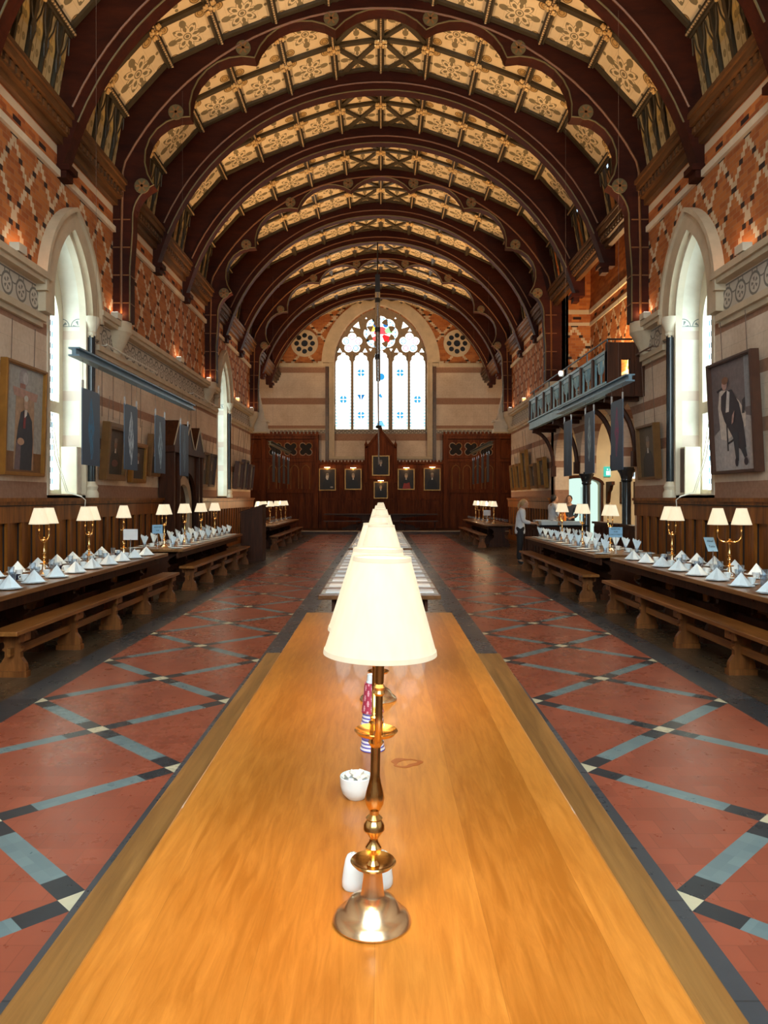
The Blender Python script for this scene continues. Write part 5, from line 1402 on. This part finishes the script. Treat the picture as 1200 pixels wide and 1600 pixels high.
# ------------------------------------------------------------------ place settings on the side tables
def pyramid():
    t = thing('napkin', 'x', 'napkin'); b = MB(); w_ = .122; h = .128; a = [(w_, 0), (w_*.40, w_*.40), (0, w_), (-w_*.62, w_*.62), (-w_, 0), (-w_*.62, -w_*.62), (0, -w_), (w_*.40, -w_*.40)]
    vs = [(x, y, 0) for x, y in a]+[(0, 0, h)]
    b.add(vs, [(i, (i+1) % 8, 8) for i in range(8)]+[tuple(reversed(range(8)))])
    o = b.build('napkin', 'linen', t, smooth=False); return t
def fan_napkin():
    t = thing('napkin_in_glass', 'x', 'napkin')
    b = MB()
    for k, (a, tw) in enumerate(((-.35, 0), (-.12, .5), (.14, -.4), (.36, .2))):
        c, s_ = math.cos(tw), math.sin(tw)
        P = lambda u, v, tt: (u*c+tt*s_+math.sin(a)*v*.9, u*s_+tt*c, .06+v)
        b.plate([(-.012, 0), (.012, 0), (.032, .12), (.018, .165-.02*(k % 2)), (0, .19-.02*k), (-.022, .15)], P, -.004, .004)
    b.build('folded_linen', 'linen', t, smooth=False)
    b = MB(); b.lathe([(.0001, 0), (.028, 0), (.030, .004), (.034, .09), (.033, .09), (.029, .008), (.0001, .007)], 16, cap=False); b.build('tumbler', 'glass', t)
    return t
def plate_t():
    t = thing('plate', 'x', 'plate'); b = MB(); b.lathe([(.0001, 0), (.07, 0), (.130, .014), (.129, .017), (.068, .005), (.0001, .004)], 28, cap=False); b.build('plate', 'white', t); return t
def cup_t():
    t = thing('cup_and_saucer', 'x', 'cup'); b = MB(); b.lathe([(.0001, .008), (.024, .008), (.026, .012), (.040, .045), (.043, .072), (.041, .072), (.037, .045), (.022, .014), (.0001, .013)], 20, cap=False); b.build('cup', 'white', t)
    b = MB(); b.tube([(.040, 0, .062), (.062, 0, .056), (.060, 0, .034), (.036, 0, .028)], .005, 6); b.build('handle', 'white', t)
    b = MB(); b.lathe([(.0001, 0), (.045, 0), (.072, .010), (.071, .013), (.043, .005), (.0001, .005)], 24, cap=False); b.build('saucer', 'white', t); return t
def tumbler_t():
    t = thing('glass_tumbler', 'x', 'glass'); b = MB(); b.lathe([(.0001, 0), (.029, 0), (.036, .12), (.0345, .12), (.028, .010), (.0001, .009)], 18, cap=False); b.build('glass', 'glass', t); return t
def wine_t():
    t = thing('wine_glass', 'x', 'glass'); b = MB(); b.lathe([(.0001, 0), (.034, 0), (.033, .003), (.005, .006), (.004, .07), (.012, .08), (.032, .11), (.035, .14), (.030, .17), (.0285, .17), (.033, .14), (.030, .112), (.0001, .084)], 16, cap=False); b.build('bowl', 'glass', t); return t
def dish_t():
    t = thing('condiment_bowl', 'x', 'bowl'); b = MB(); b.lathe([(.0001, 0), (.030, 0), (.052, .035), (.058, .06), (.055, .06), (.049, .036), (.0001, .012)], 18, cap=False); b.build('bowl', 'bowl_dark', t); return t
PRO = {}
def put(kind, maker, x, y, z, rz, label, group):
    if kind not in PRO:
        o = maker(); PRO[kind] = o; o.location = (x, y, z); o.rotation_euler = (0, 0, rz); o['label'] = label; o['group'] = group
    else: o = dup(PRO[kind], (x, y, z), rz, label, group)
    return o
rs = random.Random(11)
SPOTS = {-1: [7.48, 8.03, 8.57, 9.12, 9.65, 10.2, 10.75, 11.3, 11.85], 1: [6.05, 6.6, 7.15, 7.7, 8.25, 8.8, 9.35, 9.9, 10.45, 11.0]}
SPOTS[-1] = [6.93]+SPOTS[-1]
LY = {-1: [8.97, 10.35, 11.75], 1: [8.66, 10.37]}
for s in (-1, 1):
    side_ = 'left' if s < 0 else 'right'; n = len(SPOTS[s])
    for ri, X in enumerate((3.68, 4.38)):
        row = 'aisle side' if ri == 0 else 'wall side'
        for k, y in enumerate(SPOTS[s]):
            o_ = ORD[n-1-k]; j = rs.uniform(-.02, .02)
            put('plate', plate_t, s*X, y+j, .75, 0, 'white plate under a napkin, near %s table %s, %s from far end' % (side_, row, o_), 'plates on the near side tables')
            put('napkin', pyramid, s*X, y+j, .768, rs.uniform(-.5, .5)+(PI if s > 0 else 0), 'white linen napkin pyramid, near %s table %s, %s from far end' % (side_, row, o_), 'napkin pyramids')
            xi = X+(.20 if ri == 0 else -.18)
            put('cup', cup_t, s*xi, y+.20, .75, rs.uniform(0, 6), 'white cup on saucer, near %s table %s, %s from far end' % (side_, row, o_), 'cups and saucers')
            put('tumbler', tumbler_t, s*(X+(.24 if ri == 0 else -.17)), y+.02+j, .75, 0, 'clear glass tumbler, near %s table %s, %s from far end' % (side_, row, o_), 'glass tumblers')
            if ri == 0 and k % 2 == 0 and min(abs(y+.3-l) for l in LY[s]) > .12: put('dish', dish_t, s*4.03, y+.30, .75, 0, 'small dark glass bowl down the middle of the near %s table, %s from far end' % (side_, ORD[(n-1-k)//2]), 'dark bowls')
    # second tables: napkins fanned in glasses
    y0, y1, XC = (13.35, 19.1, 4.03) if s < 0 else (12.0, 17.75, 3.93)
    n = 10
    for ri, dx in enumerate((-.36, .36)):
        row = 'aisle side' if ri == 0 else 'wall side'
        for k in range(n):
            y = y0+.30+.56*k; o_ = ORD[k]; x = XC+dx
            put('fan', fan_napkin, s*(x+(.10 if ri == 0 else -.10)), y+.06, .75, rs.uniform(-.6, .6), 'white napkin fanned in a glass, second %s table %s, %s from near end' % (side_, row, o_), 'napkins fanned in glasses')
            put('plate', plate_t, s*x, y-.12, .75, 0, 'white plate on the second %s table %s, %s from near end' % (side_, row, o_), 'plates on the second side tables')
            put('cup', cup_t, s*(x+(.18 if ri == 0 else -.18)), y+.25, .75, rs.uniform(0, 6), 'white cup on saucer, second %s table %s, %s from near end' % (side_, row, o_), 'cups and saucers')
    # far tables: glasses
    y0 = 24.9 if s < 0 else 25.7
    for ri, X in enumerate((3.62, 4.3)):
        for k in range(12):
            put('wine', wine_t, s*X, y0+.5*k+rs.uniform(-.05, .05), .75, 0, 'clear wine glass on the far %s table, %s row, %s from near end' % (side_, 'aisle' if ri == 0 else 'wall', ORD[k]), 'glasses on the far tables')

# cards on stands
def card(label, x, y, rz, mat, w_, h, lines, tilt=0, size=.045, sh=.0):
    t = thing('table_sign', label, 'sign', (x, y, .75), rz)
    b = MB(); b.lathe([(.045, 0), (.045, .006), (.008, .012), (.005, .02), (.005, .27)], 12); b.build('stand', 'steel', t)
    b = MB(); b.plate([(-w_/2, 0), (w_/2, 0), (w_/2+sh, h), (-w_/2+sh, h)], lambda u, v, tt: (u, tt+v*tilt, .26+v), -.003, .003); c = b.build('card', mat, t, smooth=False)
    for i, ln in enumerate(lines):
        cu_ = bpy.data.curves.new('lettering', 'FONT'); cu_.body = ln; cu_.size = size; cu_.align_x = 'CENTER'; cu_.extrude = .0006
        cu_.materials.append(M['ink']); tmp = bpy.data.objects.new('lettering', cu_); COL.objects.link(tmp); dg = bpy.context.evaluated_depsgraph_get()
        me_ = bpy.data.meshes.new_from_object(tmp.evaluated_get(dg)); bpy.data.objects.remove(tmp); o = bpy.data.objects.new('lettering', me_); COL.objects.link(o); o.parent = c
        zz = .26+h*(1-(i+.85)/(len(lines)+.6)); o.location = (sh*(zz-.26)/h, -.005+tilt*(zz-.26), zz); o.rotation_euler = (PI/2, 0, 0)
    return t
card('blank white card on a steel stand, far end of the near left table', (204-595)/1180*11.6, 11.6, 0, 'paper', .22, .165, [])
card('blue lettered sign on a stand, near end of the second left table', (246-595)/1180*13.65, 13.65, .75, 'blue_card', .20, .16, ['RESERVED', 'FOR'], size=.03)
card('pale blue reserved sign on a stand on the second right table', (962-595)/1180*12.35, 12.35, 0, 'blue_card', .22, .165, ['RESERVED', 'FOR', 'LUNCH PARTY'], size=.034)
card('pale blue leaning sign on a stand on the near right table', (1114-595)/1180*9.1, 9.1, 0, 'blue_card', .12, .17, ['Head', 'Table'], size=.035, sh=-.055)
card('small white sign among glasses on the far right table', (761-595)/1180*27.6, 27.6, 0, 'paper', .26, .2, [])

# ------------------------------------------------------------------ people
def skin_mesh(name, verts, edges, mat, parent, sub=2):
    me = bpy.data.meshes.new(name); me.from_pydata([v[:3] for v in verts], edges, [])
    o = bpy.data.objects.new(name, me); COL.objects.link(o); me.materials.append(M[mat])
    sk = o.modifiers.new('skin', 'SKIN'); sk.use_smooth_shade = True
    for i, v in enumerate(verts):
        r = v[3]; me.skin_vertices[0].data[i].radius = (r, r) if not isinstance(r, tuple) else r
    me.skin_vertices[0].data[0].use_root = True
    sb = o.modifiers.new('sub', 'SUBSURF'); sb.levels = sub; sb.render_levels = sub
    o.parent = parent; return o
def person(label, loc, rz, H, hair, shirt, legs='trousers', bow=0, tail=False, reach=.35):
    """local frame: facing -Y; H = height"""
    t = thing('person', label, 'person', loc, rz); k = H/1.7
    hf = -.10*bow
    V = [(0, 0, .95, .098), (0, 0, 1.10, .105), (0, hf*.2, 1.25, .125), (0, hf*.4, 1.40, .11), (0, hf*.7, 1.47, .055), (0, hf, 1.54, .05),
         (.17, hf*.4, 1.40, .055), (.23, -.04+hf*.3, 1.14, .043), (.17, -reach*.75, 1.07, .034), (.12, -reach, 1.06, .026),
         (-.17, hf*.4, 1.40, .055), (-.23, -.04+hf*.3, 1.14, .043), (-.17, -reach*.75, 1.09, .034), (-.12, -reach, 1.08, .026),
         (.09, 0, .88, .09), (.10, .0, .50, .062), (.10, .03, .09, .042), (.10, -.10, .04, .035),
         (-.09, 0, .88, .09), (-.10, .0, .50, .062), (-.10, .03, .09, .042), (-.10, -.10, .04, .035)]
    E = [(0,1),(1,2),(2,3),(3,4),(4,5),(3,6),(6,7),(7,8),(8,9),(3,10),(10,11),(11,12),(12,13),(0,14),(14,15),(15,16),(16,17),(0,18),(18,19),(19,20),(20,21)]
    fingers = []
    for s, hi in ((1, 9), (-1, 13)):
        hx, hy, hz, _ = V[hi]
        n0 = len(V); V.append((hx-s*.015, hy-.05, hz-.008, (.034, .016))); E.append((hi, n0))
        for q, (dx, L) in enumerate(((-.03, .055), (-.010, .065), (.010, .062), (.028, .048))):
            a = len(V); V.append((hx-s*.02+dx, hy-.085, hz-.012, .0095)); V.append((hx-s*.02+dx, hy-.085-L*.5, hz-.030, .0085)); V.append((hx-s*.02+dx, hy-.085-L*.8, hz-.055, .0075)); E += [(n0, a), (a, a+1), (a+1, a+2)]
        a = len(V); V.append((hx-s*.045, hy-.045, hz+.0, .011)); V.append((hx-s*.060, hy-.075, hz-.012, .0095)); E += [(n0, a), (a, a+1)]
    waist = len(V); V += [(0, 0, .83, .150), (0, 0, 1.06, .125)]; E += []
    V = [(v[0]*k, v[1]*k, v[2]*k, (v[3][0]*k, v[3][1]*k) if isinstance(v[3], tuple) else v[3]*k) for v in V]
    skin_mesh('body', V[:waist], E, 'skin', t)
    # shirt and trousers follow the same bones a little larger
    def sub_(ids, edges, grow, cut=None):
        vs = [V[i] for i in ids]; vs = [(v[0], v[1], v[2], v[3]+grow) for v in vs]
        return vs, edges
    vs, es = sub_([0,1,2,3,4,6,7,8,10,11,12,waist], [(0,11),(0,1),(1,2),(2,3),(3,4),(3,5),(5,6),(6,7),(3,8),(8,9),(9,10)], .020*k); skin_mesh('shirt', vs, es, shirt, t)
    vs, es = sub_([0,14,15,16,18,19,20,waist+1], [(0,7),(0,1),(1,2),(2,3),(0,4),(4,5),(5,6)], .016*k); skin_mesh('trousers', vs, es, legs, t)
    b = MB(); prof = [(.165, .80), (.175, .86), (.165, .96), (.150, 1.06), (.140, 1.14)]; n0 = len(b.v); b.lathe([(r_*k, z_*k) for r_, z_ in prof], 24)
    b.v = [(x_, y_*.80, z_) for x_, y_, z_ in b.v]; b.build('shirt_hem', shirt, t)
    for s in (-1, 1):
        b = MB(); b.sphere((s*.10*k, -.05*k, .04*k), .05*k, 10, (.85, 2.2, .8)); b.build('shoe', 'black', t)
    # head
    hx, hy, hz = 0, hf*1.25*k, 1.60*k
    b = MB(); b.sphere((hx, hy, hz), .095*k, 18, (.82, .98, 1.22)); b.sphere((hx, hy-.088*k, hz-.012*k), .016*k, 8, (.8, 1.1, 1.6)); b.sphere((hx, hy-.055*k, hz-.075*k), .045*k, 10, (1, .8, .8))
    for s in (-1, 1): b.sphere((s*.078*k, hy+.005*k, hz-.01*k), .022*k, 8, (.5, .8, 1.3))
    hd = b.build('head', 'skin', t)
    for s in (-1, 1):
        b = MB(); b.sphere((s*.030*k, hy-.083*k, hz+.012*k), .010*k, 8, (1.4, .7, .8)); b.build('eye', 'hair_dark', hd)
    b = MB(); b.sphere((0, hy-.086*k, hz-.055*k), .012*k, 8, (1.9, .6, .5)); b.build('mouth', 'red_lip' if 'red_lip' in M else 'skin', hd)
    b = MB(); b.sphere((hx, hy+.038*k, hz+.032*k), .098*k, 18, (.90, .92, 1.12))
    if tail: b.sphere((0, hy+.12*k, hz+.04*k), .045*k, 10); b.tube([(0, hy+.13*k, hz+.03*k), (0, hy+.17*k, hz-.05*k), (0, hy+.15*k, hz-.17*k)], [.035*k, .03*k, .012*k], 8)
    b.build('hair', hair, hd)
    return t
person('woman in white shirt and dark trousers with fair tied hair, head bowed at the counter', (3.52, 19.1, 0), PI/2-.1, 1.60, 'hair_blond', 'shirt', bow=1.0, tail=True, reach=.36)
person('dark-haired person in white shirt working behind the serving counter', (5.05, 22.2, 0), PI/2+.25, 1.72, 'hair_dark', 'shirt', bow=.6, reach=.34)
person('person in dark shirt standing in the bright kitchen doorway', (5.72, 22.9, 0), -.5, 1.70, 'hair_dark', 'apron', bow=.2, reach=.22)
